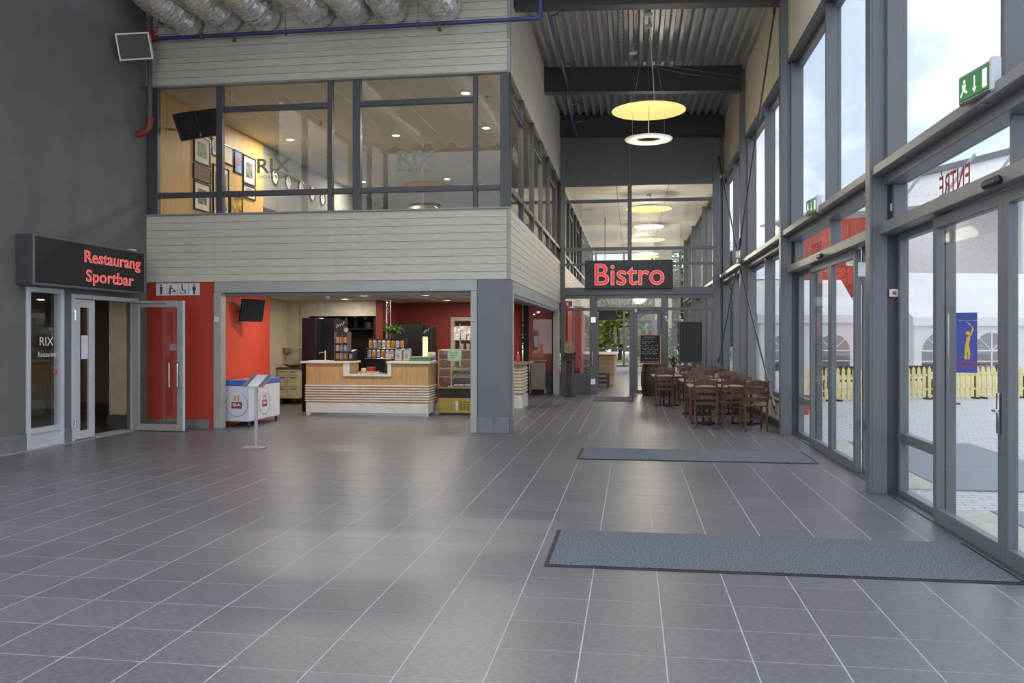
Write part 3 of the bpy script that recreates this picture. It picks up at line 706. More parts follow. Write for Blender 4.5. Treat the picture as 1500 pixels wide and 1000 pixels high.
# ---- bistro beyond
cb = struct('ceiling_bistro', 'white panelled bistro ceiling', MB().box(XS-.1, 3.0, YP+.4, YB1, 6.36, 6.5), mat('bistro joint', '9c988c', .8))
for i in range(3):
    for j in range(9):
        x0 = XS+i*1.6
        if i == 0 and j == 0: cpb = MB().bbox(.01, 1.59, .006, 2.49, -.03, 0, .005).mesh('ceiling_panel', mat('bistro ceiling white', 'd9d4c6', .5, 0, .02, 2))
        link('ceiling_panel', cpb, cb, (x0, YP+.42+j*2.5, 6.36))
struct('wall_bistro_left', 'red and white wall along the bistro bar', MB().box(XS-.12, XS-.02, YP+3.2, 38, 0, 2.65), REDW)
fe = struct('window_32', 'far glazed end wall of the bistro', loc=(0, YB1, 0))
for x in (-5.5, -3.6, -2.0, -.45, 1.1, 2.6): wpart(fe, 'post', MB().bbox(x-.06, x+.06, YB1-.06, YB1+.06, 0, 6.4, .006), STEEL)
for z in (.05, 1.0, 2.6, 4.4, 6.3): wpart(fe, 'rail', MB().bbox(-5.5, 2.6, YB1-.05, YB1+.05, z-.05, z+.05, .006), STEEL)
for a, b in ((-3.54, -2.06), (-1.94, -.51), (-.39, 1.04), (1.16, 2.54)):
    for c, d in ((.1, .95), (1.05, 2.55), (2.65, 4.35), (4.45, 6.25)): wpart(fe, 'pane', MB().box(a, b, YB1-.005, YB1+.005, c, d), GLASS)
struct('wall_bistro_pier', 'grey concrete pier at the far end of the bistro', MB().bbox(1.2, 2.1, YB1-1.2, YB1-.9, 0, 6.36, .01), mat('pier', 'a9a698', .7))
# ================================================================== HALL: signs, mats, lamps, pipes, ducts
SIGNB = mat('black sign face', '1d1c1e', .35)
SIGNC = mat('grey sign case', '4c4e52', .4)
# lit sign on the dark wall
sx = XL+.28
sg = thing('wall_sign', 'long black lit sign reading Restaurang Sportbar above the open door', 'sign', (XL, 12.34, 2.41))
part(sg, 'case', MB().bbox(0.001, .27, -1.40, 1.40, 0, .73, .008), SIGNC)
part(sg, 'face', MB().box(.27, .278, -1.37, 1.37, .03, .70), SIGNB)
fr = MB()
for a, b, c, d in ((-1.4, 1.4, .70, .73), (-1.4, 1.4, 0, .03), (-1.4, -1.37, .03, .70), (1.37, 1.4, .03, .70)): fr.bbox(.262, .29, a, b, c, d, .004)
part(sg, 'rim', fr, mat('sign rim', '6d7076', .35, .3))
def neon(t, s, w_, h_, loc, rot, off):
    a = link('lettering', fit_text(s, w_, h_, NEON, .003), t, loc, rot)
    l2 = (loc[0]+off[0], loc[1]+off[1], loc[2]+off[2])
    link('lettering_edge', fit_text(s, w_, h_, NEONE, .002, grow=.016), t, l2, rot)
neon(sg, 'Restaurang', 1.50, .245, (.284, .50, .485), ROT_PX, (-.002, 0, 0))
neon(sg, 'Sportbar', 1.26, .245, (.284, .42, .185), ROT_PX, (-.002, 0, 0))
part(sg, 'cable_box', MB().bbox(.05, .16, 1.2, 1.34, .73, .78, .01), WHITEP)
# bistro sign
bs = thing('hanging_sign', 'black box sign reading Bistro hung on the glass partition', 'sign', (-.10, YP-.16, 3.04))
part(bs, 'case', MB().bbox(-1.25, 1.25, -.10, .10, 0, .82, .008), SIGNB)
neon(bs, 'Bistro', 1.96, .60, (.02, -.106, .41), ROT_CAM, (0, .002, 0))
# toilet pictograms
pg_ = thing('pictogram_sign', 'white sign with four toilet pictograms on the red wall', 'sign', (-8.17, YF-.006, 2.41))
PICT = mat('dark pictogram', '3a3c48', .6)
for k in range(4):
    x = -.32+.214*k
    part(pg_, 'plate', MB().bbox(x-.103, x+.103, -.012, 0, 0, .22, .004), mat('sign white', 'd8d6d8', .5))
    m_ = MB()
    if k in (0, 3):
        m_.prism([(x+.018*math.cos(a), .185+.018*math.sin(a)) for a in [i*math.pi/5 for i in range(10)]], 'y', -.016, -.012)
        m_.prism([(x-.03, .16), (x+.03, .16), (x+(.035 if k == 3 else .026), .09), (x+.018, .09), (x+.016, .02), (x-.016, .02), (x-.018, .09), (x-(.035 if k == 3 else .026), .09)], 'y', -.016, -.012)
    elif k == 1:
        m_.prism([(x-.03+.018*math.cos(a), .175+.018*math.sin(a)) for a in [i*math.pi/5 for i in range(10)]], 'y', -.016, -.012)
        m_.prism([(x-.06, .02), (x-.05, .15), (x-.02, .15), (x+.03, .11), (x+.03, .10), (x-.02, .125), (x-.03, .02)], 'y', -.016, -.012)
        m_.box(x, x+.08, -.016, -.012, .06, .075); m_.box(x+.03, x+.06, -.016, -.012, .075, .10)
    else:
        m_.prism([(x-.02+.016*math.cos(a), .185+.016*math.sin(a)) for a in [i*math.pi/5 for i in range(10)]], 'y', -.016, -.012)
        m_.prism([(x-.035, .165), (x-.01, .165), (x, .10), (x+.04, .10), (x+.06, .03), (x+.045, .03), (x+.03, .085), (x-.02, .085)], 'y', -.016, -.012)
        for i in range(12):
            a0, a1 = math.pi*(.9+i*.09), math.pi*(.9+(i+1)*.09)
            m_.prism([(x-.01+.045*math.cos(a0), .065+.045*math.sin(a0)), (x-.01+.045*math.cos(a1), .065+.045*math.sin(a1)), (x-.01+.036*math.cos(a1), .065+.036*math.sin(a1)), (x-.01+.036*math.cos(a0), .065+.036*math.sin(a0))], 'y', -.016, -.012)
    part(pg_, 'pictogram', m_, PICT)
# mats
def mat_thing(label, x0, x1, y0, y1):
    t = thing('entrance_mat', label, 'mat', ((x0+x1)/2, (y0+y1)/2, 0))
    wpart(t, 'rubber_edge', MB().bbox(x0, x1, y0, y1, .0005, .006, .002), RUBBER)
    e = .035
    wpart(t, 'pile', MB().bbox(x0+e, x1-e, y0+e, y1-e, .006, .014, .004), MATG)
mat_thing('wide grey carpet mat in front of the near glass doors', -.634, 2.63, 6.04, 7.19)
mat_thing('wide grey carpet mat in front of the far glass doors', -.745, 2.42, 11.38, 12.55)
mat_thing('small grey carpet mat before the open bistro door', -1.02, .03, 21.7, 23.3)
# pendant lamps: glowing dish over a white ring
DISH = mat('dish upper side', 'd9d6cc', .5)
DISHL = mat('warm lit dish underside', 'e6bd6c', .6, emit=.30, ecol='ffd98a', var=.01)
RING = mat('ring white metal', 'e4e2dc', .45)
def pendant(label, x, y, z, ztop, energy, dia=1.5):
    t = thing('pendant_lamp', label, 'lamp', (x, y, z), 0, 'round dish pendant lamps')
    r = dia/2
    part(t, 'dish', MB().lathe([(.0001, .14), (r*.35, .125), (r*.7, .08), (r*.95, .02), (r, .0), (r*.985, .002), (r*.7, .06), (r*.35, .10), (.0001, .11)], n=40), DISH, 60)
    part(t, 'dish_underside', MB().lathe([(r*.985, -.004), (r*.7, .05), (r*.35, .08), (.012, .09)], n=40, caps=False), DISHL, 60)
    rz = -.58
    rp_ = [(r*.34, rz-.01), (r*.42, rz-.035), (r*.62, rz-.015), (r*.645, rz+.01), (r*.55, rz+.03), (r*.40, rz+.035), (r*.34, rz+.02)]
    part(t, 'ring', MB().lathe(rp_, n=36, close=True), RING, 50)
    part(t, 'ring_glow', MB().lathe([(r*.335, rz-.005), (r*.335, rz+.02)], n=36, caps=False), mat('ring inner light', 'ffe2b0', .5, emit=.3, ecol='ffd9a0'))
    part(t, 'stem', MB().tube([(0, 0, .09), (0, 0, rz+.05)], .008, 6), WHITEP)
    cr = MB()
    for k in range(3):
        a = R(30+120*k); cr.tube([(0, 0, rz+.05), (r*.38*math.cos(a), r*.38*math.sin(a), rz+.02)], .004, 5)
        cr.tube([(r*.5*math.cos(a), r*.5*math.sin(a), .11), (0.05*math.cos(a), .05*math.sin(a), ztop-z)], .003, 5)
        cr.tube([(r*.5*math.cos(a), r*.5*math.sin(a), .0), (r*.5*math.cos(a), r*.5*math.sin(a), rz+.03)], .003, 5)
    part(t, 'suspension_wire', cr, mat('wire steel', '8d8d8d', .3, .8))
    part(t, 'power_cord', MB().tube([(.12, 0, .12), (.08, 0, (ztop-z)*.5), (.02, 0, ztop-z)], .010, 6), WHITEP)
    part(t, 'ceiling_box', MB().lathe([(.06, ztop-z-.06), (.075, ztop-z-.05), (.075, ztop-z)], n=16), WHITEP, 50)
    if energy:
        ld = bpy.data.lights.new('lamp', 'POINT'); ld.energy = energy*LAMP; ld.shadow_soft_size = .5; ld.color = (1, .88, .70)
        lo = bpy.data.objects.new('lamp', ld); COL.objects.link(lo); lo.parent = t; lo.location = (0, 0, rz-.6)
    return t
pendant('large round dish lamp hanging between the first and second roof beams', .33, 17.3, 6.25, 7.99, 20)
pendant('round dish lamp seen just behind the upper partition glass', .55, 28.0, 5.86, 6.33, 70)
pendant('round dish lamp deeper in the bistro above the sign', .6, 35.5, 5.70, 6.33, 70)
pendant('round dish lamp at the far end of the bistro', .6, 43.0, 5.70, 6.33, 70)
pendant('round dish lamp mirrored in the mezzanine glass above the open hall', -6.25, 3.5, 6.25, 8.45, 14)
# smoke detectors on the deck
for k, (u, v, zz, lab) in enumerate(((927, 78, 7.84, 'white smoke detector hung beside the lamp cord'), (949, 40, 7.86, 'white smoke detector at the head of the lamp cord'))):
    Y = 18.6 if k == 0 else 16.4
    x, _ = onY(u, v, Y)
    t = thing('smoke_detector', lab, 'detector', (x, Y, ZD(x)-.14))
    part(t, 'body', MB().lathe([(.03, -.02), (.085, 0), (.09, .03), (.06, .06)], n=18), WHITEP, 50)
    part(t, 'stalk', MB().tube([(0, 0, .06), (0, 0, .15)], .02, 8), WHITEP)
for k, x in enumerate((-.22, .12)):
    t = thing('cable_ladder', ['thin wire cable ladder under the deck by the hanging smoke detector', 'thin wire cable ladder under the deck at the lamp cord'][k], 'cable tray', (x, 17, ZD(x)-.03))
    m_ = MB().tube([(-.03, -2.5, 0), (-.03, 2.8, 0)], .005, 5).tube([(.03, -2.5, 0), (.03, 2.8, 0)], .005, 5)
    part(t, 'side_wire', m_, mat('wire steel', '8d8d8d', .3, .8))
    m_ = MB()
    for i in range(22): m_.tube([(-.03, -2.4+i*.24, 0), (.03, -2.4+i*.24, 0)], .004, 5)
    part(t, 'rung', m_, mat('copper wire', '9a7a62', .4, .6), kind='stuff')
single('guy_wire', MB().tube([(-.2, 18.6, 7.78), (1.2, 19.2, 7.66), (2.46, 19.8, 7.62)], .006, 5).tube([(-.15, 18.6, 7.70), (1.2, 19.2, 7.55), (2.46, 19.8, 7.52)], .004, 5), mat('wire steel', '8d8d8d', .3, .8), 'thin slack wires from the smoke detector to the pillar', 'wire')
# ducts
DUCT = mat('crinkled foil duct', 'ececea', .16, .9, .08, 14, bump=.6, bscale=22)
for k, u in enumerate((282, 338, 390, 466, 522, 577, 655)):
    x, z = onY(u, 22, YF)
    z = 7.36; m_ = MB(); pts = []; rr = []
    nn = 150
    for i in range(nn+1):
        y = YF-.06-(9.4*i/nn) if i > 3 else YF-.06-.02*i
        pts.append((x+.03*math.sin(y*1.7+k), y, z+.02*math.sin(y*1.3+2*k))); rr.append((.285+(.014 if i % 2 else -.010)) if i > 2 else .25+.012*i)
    m_.tube(pts, rr, 24)
    rj = random.Random(40+k)
    m_.v = [(a+rj.uniform(-.013, .013), b, c+rj.uniform(-.013, .013)) for a, b, c in m_.v]
    labs = ['foil duct nearest the grey riser pipe', 'foil duct next to the one by the riser pipe', 'foil duct beside the first sprinkler on the blue pipe', 'foil duct in the middle of the bundle over the blue pipe',
            'foil duct fifth along the blue pipe from the riser', 'foil duct sixth along the blue pipe from the riser', 'single foil duct set apart over the last blue pipe sprinkler']
    single('flexible_duct', m_, DUCT, labs[k], 'duct', 'silver flexible ducts entering the siding', smooth=12)
# sprinkler pipes
BLUEP = mat('blue painted pipe', '38406e', .4); REDP = mat('red painted fitting', '8c2e26', .45); GREYP = mat('grey steel pipe', '55585a', .45)
bp_ = thing('sprinkler_pipe', 'long blue pipe running across the upper siding under the ducts', 'pipe', (-5, 13.98, 6.99))
wpart(bp_, 'tube', MB().tube([(-8.38, 13.98, 6.99), (-1.55, 13.98, 6.99), (-1.52, 13.98, 7.05), (-1.52, 13.98, 7.6)], .036, 10), BLUEP, 40)
for x in (-7.56, -6.0, -3.62): wpart(bp_, 'hanger', MB().tube([(x, 13.98, 6.95), (x, 13.98, 8.1)], .006, 5).bbox(x-.02, x+.02, 13.93, 14.03, 6.94, 7.04, .008), GREYP)
for x in (-6.95, -3.25): wpart(bp_, 'sprinkler_head', MB().tube([(x, 13.98, 6.99), (x, 13.98, 6.90)], .03, 8).lathe([(.012, -.14), (.045, -.13), (.02, -.10)], (x, 13.98, 7.0), 10), mat('brass sprinkler', '7b6a4e', .4, .6), 40)
bp2 = thing('sprinkler_pipe', 'blue pipe running under the deck past the two roof beams', 'pipe', (-1.52, 19, 7.6))
wpart(bp2, 'tube', MB().tube([(-1.52, 14.05, 7.62), (-1.52, 19.7, 7.62), (-1.56, 20.4, 7.40), (-1.56, 23.9, 7.36)], .032, 10), BLUEP, 40)
for y in (15.6, 18.5, 21.6, 23.4):
    wpart(bp2, 'hanger', MB().tube([(-1.52, y, 7.6), (-1.52, y, 8.0)], .005, 5), GREYP)
    wpart(bp2, 'sprinkler_head', MB().tube([(-1.52, y, 7.62), (-1.40, y, 7.66)], .025, 8).lathe([(.035, 0), (.02, .05)], (-1.38, y, 7.64), 8), mat('brass sprinkler', '7b6a4e', .4, .6), 40)
rp = thing('riser_pipe', 'grey riser pipe with red couplings in the wall corner', 'pipe', (-8.56, 13.98, 5.3))
wpart(rp, 'tube', MB().tube([(-8.56, 13.98, 5.55), (-8.56, 13.98, 6.75)], .045, 12), GREYP, 40)
wpart(rp, 'red_tee', MB().tube([(-8.56, 13.98, 6.74), (-8.56, 13.98, 7.16)], .058, 12).tube([(-8.56, 13.98, 6.99), (-8.40, 13.98, 6.99)], .055, 12).tube([(-8.56, 13.98, 6.80), (-8.56, 13.98, 6.84)], .075, 12).tube([(-8.56, 13.98, 7.10), (-8.56, 13.98, 7.14)], .075, 12), REDP, 40)
wpart(rp, 'top_elbow', MB().tube([(-8.56, 13.98, 7.16), (-8.56, 13.98, 7.36), (-8.52, 13.98, 7.42), (-8.36, 13.98, 7.42)], .05, 12).bbox(-8.37, -8.33, 13.9, 14.06, 7.26, 7.44, .005), GREYP, 40)
wpart(rp, 'red_elbow', MB().tube([(-8.56, 13.98, 5.55), (-8.57, 13.97, 5.40), (-8.63, 13.95, 5.32), (-8.77, 13.93, 5.28)], .056, 12).tube([(-8.56, 13.98, 5.50), (-8.56, 13.98, 5.57)], .07, 12), REDP, 40)
wpart(rp, 'wall_clip', MB().bbox(-8.77, -8.50, 13.96, 14.0, 6.12, 6.14, .003), CHROME)
# loudspeaker
sp = thing('loudspeaker', 'white framed loudspeaker tilted down from the dark wall', 'speaker', (-8.38, 13.30, 6.62))
sp.rotation_euler = (R(14), R(-8), R(22))
part(sp, 'cabinet', MB().prism([(-.02, -.21), (-.02, .21), (.26, .17), (.26, -.15)], 'x', -.30, .22), WHITEP)
part(sp, 'grille', MB().bbox(-.285, .205, -.034, -.024, -.195, .195, .004), mat('grey grille', '57524f', .7, 0, .1, 120))
fr = MB()
for a, b, c, d in ((-.31, .23, .195, .22), (-.31, .23, -.22, -.195), (-.31, -.285, -.195, .195), (.205, .23, -.195, .195)): fr.bbox(a, b, -.04, -.015, c, d, .004)
part(sp, 'rim', fr, WHITE)
part(sp, 'wall_arm', MB().tube([(-.18, .2, .16), (-.34, .22, .24)], .025, 8), GREYP)
# exit signs on the ledge
EXG = mat('exit sign green', '1f7a3c', .4, emit=.06, ecol='2a9a4c'); EXW = mat('exit sign white', 'f2f6f0', .4, emit=.15, ecol='ffffff')
def exit_sign(label, u, v, sc):
    y, z = onX(u, v, 2.46)
    t = thing('exit_sign', label, 'exit sign', (2.46, y, z)); t.rotation_euler = (0, 0, R(-90+8))
    part(t, 'housing', MB().bbox(-.23*sc, .23*sc, -.0, .05, -.11*sc, .11*sc, .012), mat('exit housing', '7e7f80', .35, .3))
    part(t, 'lens', MB().bbox(.20*sc, .25*sc, -.015, .055, -.12*sc, .12*sc, .012), mat('pale lens plastic', 'cfd4da', .2))
    part(t, 'face', MB().bbox(-.205*sc, .185*sc, -.006, 0, -.085*sc, .085*sc, .003), EXG)
    part(t, 'door_mark', MB().box(.11*sc, .165*sc, -.009, -.006, -.065*sc, .065*sc), EXW)
    m_ = MB()
    m_.box(.0, .012*sc, -.009, -.006, -.055*sc, .055*sc); m_.prism([(-.02*sc, -.03*sc), (.006*sc, -.065*sc), (.032*sc, -.03*sc)], 'y', -.009, -.006)
    part(t, 'arrow', m_, EXW)
    m_ = MB(); x = -.13*sc
    m_.prism([(x+.014*sc*math.cos(a), .05*sc+.014*sc*math.sin(a)) for a in [i*math.pi/4 for i in range(8)]], 'y', -.009, -.006)
    m_.prism([(x-.03*sc, .03*sc), (x+.02*sc, .03*sc), (x+.012*sc, -.01*sc), (x+.045*sc, -.035*sc), (x+.03*sc, -.045*sc), (x-.01*sc, -.02*sc), (x-.045*sc, -.06*sc), (x-.055*sc, -.05*sc), (x-.02*sc, -.01*sc)], 'y', -.009, -.006)
    part(t, 'running_figure', m_, EXW)
    part(t, 'bracket', MB().bbox(-.02, .02, .05, .10, -.16*sc, .05*sc, .004), STEEL)
exit_sign('green exit sign on the ledge over the near glass doors', 1428, 122, 1.0)
exit_sign('green exit sign on the ledge over the far glass doors', 1189, 302, 1.0)
# little boxes on the pillars
def wallbox(name, label, cat, u, v, X, w_, h_, m=WHITEP, dot=None, extra=None):
    y, z = onX(u, v, X)
    t = thing(name, label, cat, (X, y, z))
    part(t, 'body', MB().bbox(-.03, .0, -w_/2, w_/2, -h_/2, h_/2, .008), m)
    if dot: part(t, 'display', MB().bbox(-.034, -.03, -w_*.22, w_*.12, -h_*.18, h_*.18, .002), dot)
    else: part(t, 'lid_screw', MB().sphere((-.031, 0, h_*.3), .006, 6, 4), CHROME)
    if extra: part(t, 'conduit', MB().tube([(-.015, 0, h_/2), (-.015, 0, h_/2+extra)], .012, 6).tube([(-.015, 0, -h_/2), (-.015, 0, -h_/2-extra*.4)], .012, 6), WHITEP)
def camfacing_box(name, label, cat, X, Y, z, w_, h_, dot=None, conduit=0):
    t = thing(name, label, cat, (X, Y, z))
    part(t, 'body', MB().bbox(-w_/2, w_/2, -.04, 0, -h_/2, h_/2, .008), WHITEP)
    if dot: part(t, 'display', MB().bbox(-w_*.25, w_*.15, -.044, -.04, -h_*.2, h_*.2, .002), dot)
    else: part(t, 'lid_screw', MB().sphere((0, -.041, h_*.3), .006, 6, 4), CHROME)
    if conduit: part(t, 'conduit', MB().tube([(0, -.02, h_/2), (0, -.02, h_/2+conduit)], .012, 6).tube([(0, -.02, -h_/2), (0, -.02, -h_/2-conduit*.4)], .012, 6), WHITEP)
x, z = onY(1311, 429, 9.30)
camfacing_box('door_control', 'small white door control with a red display on the near pillar', 'switch', 2.73, 9.335, z, .10, .085, mat('red display', 'b04040', .4), 0)
x, z = onY(1310, 303, 9.30)
camfacing_box('junction_box', 'white junction box with conduit high on the near pillar', 'junction box', 2.73, 9.335, z, .075, .085, None, .26)
x, z = onY(1164, 378, 14.67)
camfacing_box('junction_box', 'white junction box with conduit on the pillar by the far doors', 'junction box', 2.74, 14.695, z, .075, .085, None, .26)
camfacing_box('key_switch', 'white key switch box on the end stile of the far doors', 'switch', 2.705, 10.50, 2.46, .08, .17)
t = thing('tied_cord', 'white blind cord tied round a dark cleat on the near pillar', 'cord', (2.70, 9.30, 3.62))
part(t, 'cleat', MB().bbox(-.015, .015, -.03, 0, -.06, .10, .008), BLACK)
part(t, 'cord_loop', MB().tube([(.0, -.035, .30), (.01, -.04, .1), (.04, -.04, .04), (-.03, -.04, -.02), (.03, -.04, -.08), (-.04, -.04, -.12), (-.03, -.03, -.17)], .010, 6), WHITEP, 50)
# ================================================================== TABLES AND CHAIRS
def make_chair():
    t = thing('dining_chair', 'x', 'chair', (0,0,0), 0, 'ladder back chairs at the cafe tables')
    part(t, 'seat', MB().prism([(-.20, -.19), (.20, -.19), (.215, .0), (.21, .20), (.12, .215), (-.12, .215), (-.21, .20), (-.215, .0)], 'z', .435, .462), wood('glossy seat wood', '4a2c1e', '6a4430', .22, (4,4,1), 6), 40)
    for sx_ in (-1, 1):
        part(t, 'back_post', MB().tube([(sx_*.185, -.20, 0), (sx_*.188, -.185, .25), (sx_*.19, -.185, .47), (sx_*.195, -.215, .70), (sx_*.20, -.26, .90)], [.017, .02, .021, .019, .015], 8), WOODC, 50)
        part(t, 'front_leg', MB().tube([(sx_*.18, .185, 0), (sx_*.185, .18, .25), (sx_*.185, .175, .44)], [.016, .02, .021], 8), WOODC, 50)
        for z in (.17, .30): part(t, 'side_stretcher', MB().tube([(sx_*.187, -.185, z), (sx_*.185, .18, z)], .010, 6), WOODC, 50)
    for z in (.20, .33): part(t, 'front_stretcher', MB().tube([(-.185, .18, z), (.185, .18, z)], .011, 6), WOODC, 50)
    part(t, 'back_stretcher', MB().tube([(-.187, -.187, .22), (.187, -.187, .22)], .010, 6), WOODC, 50)
    for z, h_, arch in ((.815, .085, .05), (.68, .06, .03), (.555, .055, .025)):
        m_ = MB(); n_ = 8; yb = -.185-.075*max(0, (z-.47)/.43)
        rows = []
        for i in range(n_+1):
            s_ = -1+2*i/n_; x = .19*s_; bow = -.028*(1-s_*s_)
            up = arch*(1-s_*s_)
            rows.append([(x, yb+bow-.009, z-h_/2+up*.4), (x, yb+bow+.009, z-h_/2+up*.4), (x, yb+bow+.009-.006, z+h_/2+up), (x, yb+bow-.009-.006, z+h_/2+up)])
        b = len(m_.v)
        for r_ in rows: m_.v += r_
        for i in range(n_):
            for k in range(4): m_.face((b+i*4+k, b+i*4+(k+1) % 4, b+i*4+4+(k+1) % 4, b+i*4+4+k))
        m_.face((b+3, b+2, b+1, b)); m_.face([b+n_*4+k for k in range(4)])
        part(t, 'back_slat', m_, WOODC, 50)
    return t
def make_table(w_, d_):
    t = thing('cafe_table', 'x', 'table', (0,0,0), 0, 'cafe tables by the glass wall')
    part(t, 'tabletop', MB().bbox(-w_/2, w_/2, -d_/2, d_/2, .715, .75, .006), WOODT)
    part(t, 'apron', MB().bbox(-w_/2+.05, w_/2-.05, -d_/2+.05, d_/2-.05, .67, .715, .004), mat('apron wood', '6a4c38', .5))
    for x in (-.07, .07): part(t, 'column', MB().tube([(x, 0, .03), (x, 0, .69)], .022, 8), BLACK, 40)
    part(t, 'foot_bar', MB().bbox(-.30, .30, -.035, .035, 0.0, .035, .008), BLACK)
    part(t, 'foot_bar', MB().bbox(-.10, .10, -.26, .26, 0.0, .03, .008), BLACK)
    return t
T0 = make_table(.72, .66); C0 = make_chair()
tabs = [(1.40, 16.30, 'pale topped table of the near joined pair on the hall side'), (2.16, 16.42, 'pale topped table of the near joined pair beside the glass'),
        (1.36, 18.28, 'pale topped hall side table in the second row from the far doors'), (2.10, 18.32, 'pale topped table beside the glass in the second row'),
        (.82, 20.5, 'table with a red and white napkin nearest the barrel'), (1.62, 20.1, 'pale topped hall side table in the third row from the far doors'),
        (2.10, 21.4, 'pale topped table beside the glass in the fourth row'), (1.40, 22.28, 'pale topped table in front of the dark ribbed board')]
for k, (x, y, lab) in enumerate(tabs):
    if k == 0: T0.location = (x, y, 0); T0['label'] = lab
    else: dup(T0, (x, y, 0), 0, lab)
# near chairs face +Y (rz 0), far chairs face the camera (rz pi)
chs = [(1.33, 15.62, -6, 'ladder back chair standing at the near end of the hall side table'),
       (2.12, 15.28, 6, 'ladder back chair pulled out beside the slanting brace rod'),
       (1.80, 15.86, 3, 'ladder back chair tucked under the table pair next to the pulled out chair'),
       (1.33, 16.92, 180, 'chair on the bistro side of the hall side table of the near pair'), (2.14, 16.98, 176, 'chair on the bistro side of the glass side table of the near pair'),
       (1.28, 17.72, -4, 'chair at the near side of the hall side table in the second row'), (2.03, 17.75, 8, 'chair at the near side of the glass side table in the second row'),
       (1.38, 18.9, 182, 'chair on the bistro side of the hall side table in the second row'), (2.10, 18.95, 178, 'chair on the bistro side of the glass side table in the second row'),
       (.74, 19.85, 0, 'single ladder back chair standing in front of the barrel'), (.86, 21.1, 181, 'chair between the napkin table and the barrel'),
       (1.60, 19.52, 5, 'chair at the near side of the table in the third row'), (1.64, 20.72, 180, 'chair on the bistro side of the table in the third row'),
       (2.10, 20.82, -5, 'chair at the near side of the fourth row table by the glass'), (2.10, 22.0, 180, 'chair on the bistro side of the fourth row table by the glass'),
       (1.36, 21.7, 6, 'chair at the near side of the table by the dark ribbed board'), (1.42, 22.78, 180, 'chair between the last table and the dark ribbed board')]
for k, (x, y, a, lab) in enumerate(chs):
    if k == 0: C0.location = (x, y, 0); C0.rotation_euler = (0, 0, R(a)); C0['label'] = lab
    else: dup(C0, (x, y, 0), R(a), lab)
nk = thing('napkin', 'folded red and white napkin lying on the table by the barrel', 'napkin', (.74, 20.38, .75))
part(nk, 'cloth', MB().bbox(-.20, .20, -.05, .05, .0005, .02, .006), mat('white napkin', 'e8e2da', .8))
part(nk, 'red_band', MB().bbox(-.06, .05, -.052, .052, .0005, .022, .006), mat('red napkin', 'c23a34', .8))
cn = thing('candle_holder', 'small white candle glass on the table by the dark ribbed board', 'candle', (1.40, 22.28, .75))
part(cn, 'glass', MB().lathe([(.03, .0005), (.035, .01), (.035, .12), (.03, .12), (.03, .015)], n=14), mat('white candle glass', 'dfe4dc', .3), 40)
part(cn, 'wick', MB().tube([(0, 0, .015), (0, 0, .10)], .006, 5), WHITE)
# barrel, chalkboard, black hatch panel, plant
br = thing('barrel', 'dark wooden barrel standing beside the bistro door', 'barrel', (.60, 23.95, 0))
m_ = MB()
part(br, 'staves', MB().lathe([(.30, 0), (.335, .15), (.355, .35), (.355, .55), (.335, .75), (.30, .90), (.27, .90), (.27, .87)], n=28), wood('barrel oak', '2c211c', '43342c', .45, (6,6,.6), 5), 30)
for z, r_ in ((.08, .322), (.28, .352), (.64, .350), (.83, .318)): part(br, 'hoop', MB().lathe([(r_, z), (r_+.006, z), (r_+.006, z+.04), (r_, z+.04)], n=28, close=True), mat('hoop iron', '3a3634', .45, .6), 40)
part(br, 'barrel_head', MB().lathe([(.001, .885), (.29, .885), (.29, .865)], n=28), wood('barrel oak', '2c211c', '43342c', .45, (6,6,.6), 5))
CHALK = mat('chalk white', 'd8d8d4', .9)
def scribble(t, x0, x1, z, y, h_, seed, m=CHALK):
    rnd = random.Random(seed); x = x0; mb_ = MB()
    while x < x1:
        wl_ = rnd.uniform(.05, .13); pts = []
        n_ = int(wl_/.012)
        for i in range(n_+1): pts.append((x+i*.012, y, z+rnd.uniform(-h_/2, h_/2)))
        if len(pts) > 1: mb_.tube(pts, .0045, 4)
        x += wl_+.035
    if mb_.v: part(t, 'chalk_line', mb_, m, kind='stuff')
xb, zb = onY(940, 494, 23.7)
cbd = thing('chalkboard', 'wooden framed chalkboard menu standing on the barrel', 'chalkboard', (.50, 23.78, .905))
part(cbd, 'board', MB().bbox(-.27, .27, 0, .02, .03, .80, .003), mat('slate', '232326', .7))
fr = MB()
for a, b, c, d in ((-.30, .30, .79, .82), (-.30, .30, 0.001, .03), (-.30, -.27, .03, .79), (.27, .30, .03, .79)): fr.bbox(a, b, -.01, .03, c, d, .004)
part(cbd, 'wood_frame', fr, wood('pine frame', 'b58a50', 'c79c62', .5))
link('chalk_lettering', fit_text('LUNCH À', .30, .045, CHALK, .001), cbd, (-.02, -.003, .745), ROT_CAM)
for k, (z, a, b) in enumerate(((.68, -.25, .05), (.62, -.24, .12), (.575, -.22, .02), (.50, -.25, .25), (.44, -.24, .05), (.395, -.2, .2), (.33, -.25, .2), (.28, -.22, .12), (.15, -.14, .18), (.06, -.24, .22))): scribble(cbd, a, b, z, -.003, .026, k)
part(cbd, 'prop', MB().bbox(-.03, .03, .03, .14, 0.001, .02, .004).bbox(-.02, .02, .03, .05, .02, .6, .004), wood('pine frame', 'b58a50', 'c79c62', .5))
hp = thing('display_board', 'dark ribbed panel standing in front of the partition glass by the tables', 'board', (1.64, YP-.30, 0))
part(hp, 'panel', MB().bbox(-.30, .30, -.02, .02, .95, 2.06, .01), mat('dark ribbed panel', '2b2f33', .55))
for k in range(7): part(hp, 'rib', MB().bbox(-.27+.085*k, -.255+.085*k, -.03, -.02, .98, 2.03, .003), mat('rib grey', '3a3f44', .5))
part(hp, 'frame', frame_rect(MB(), 'x', -.33, .33, .92, 2.09, .03, -.04, .03), mat('panel frame', '565b5e', .5))
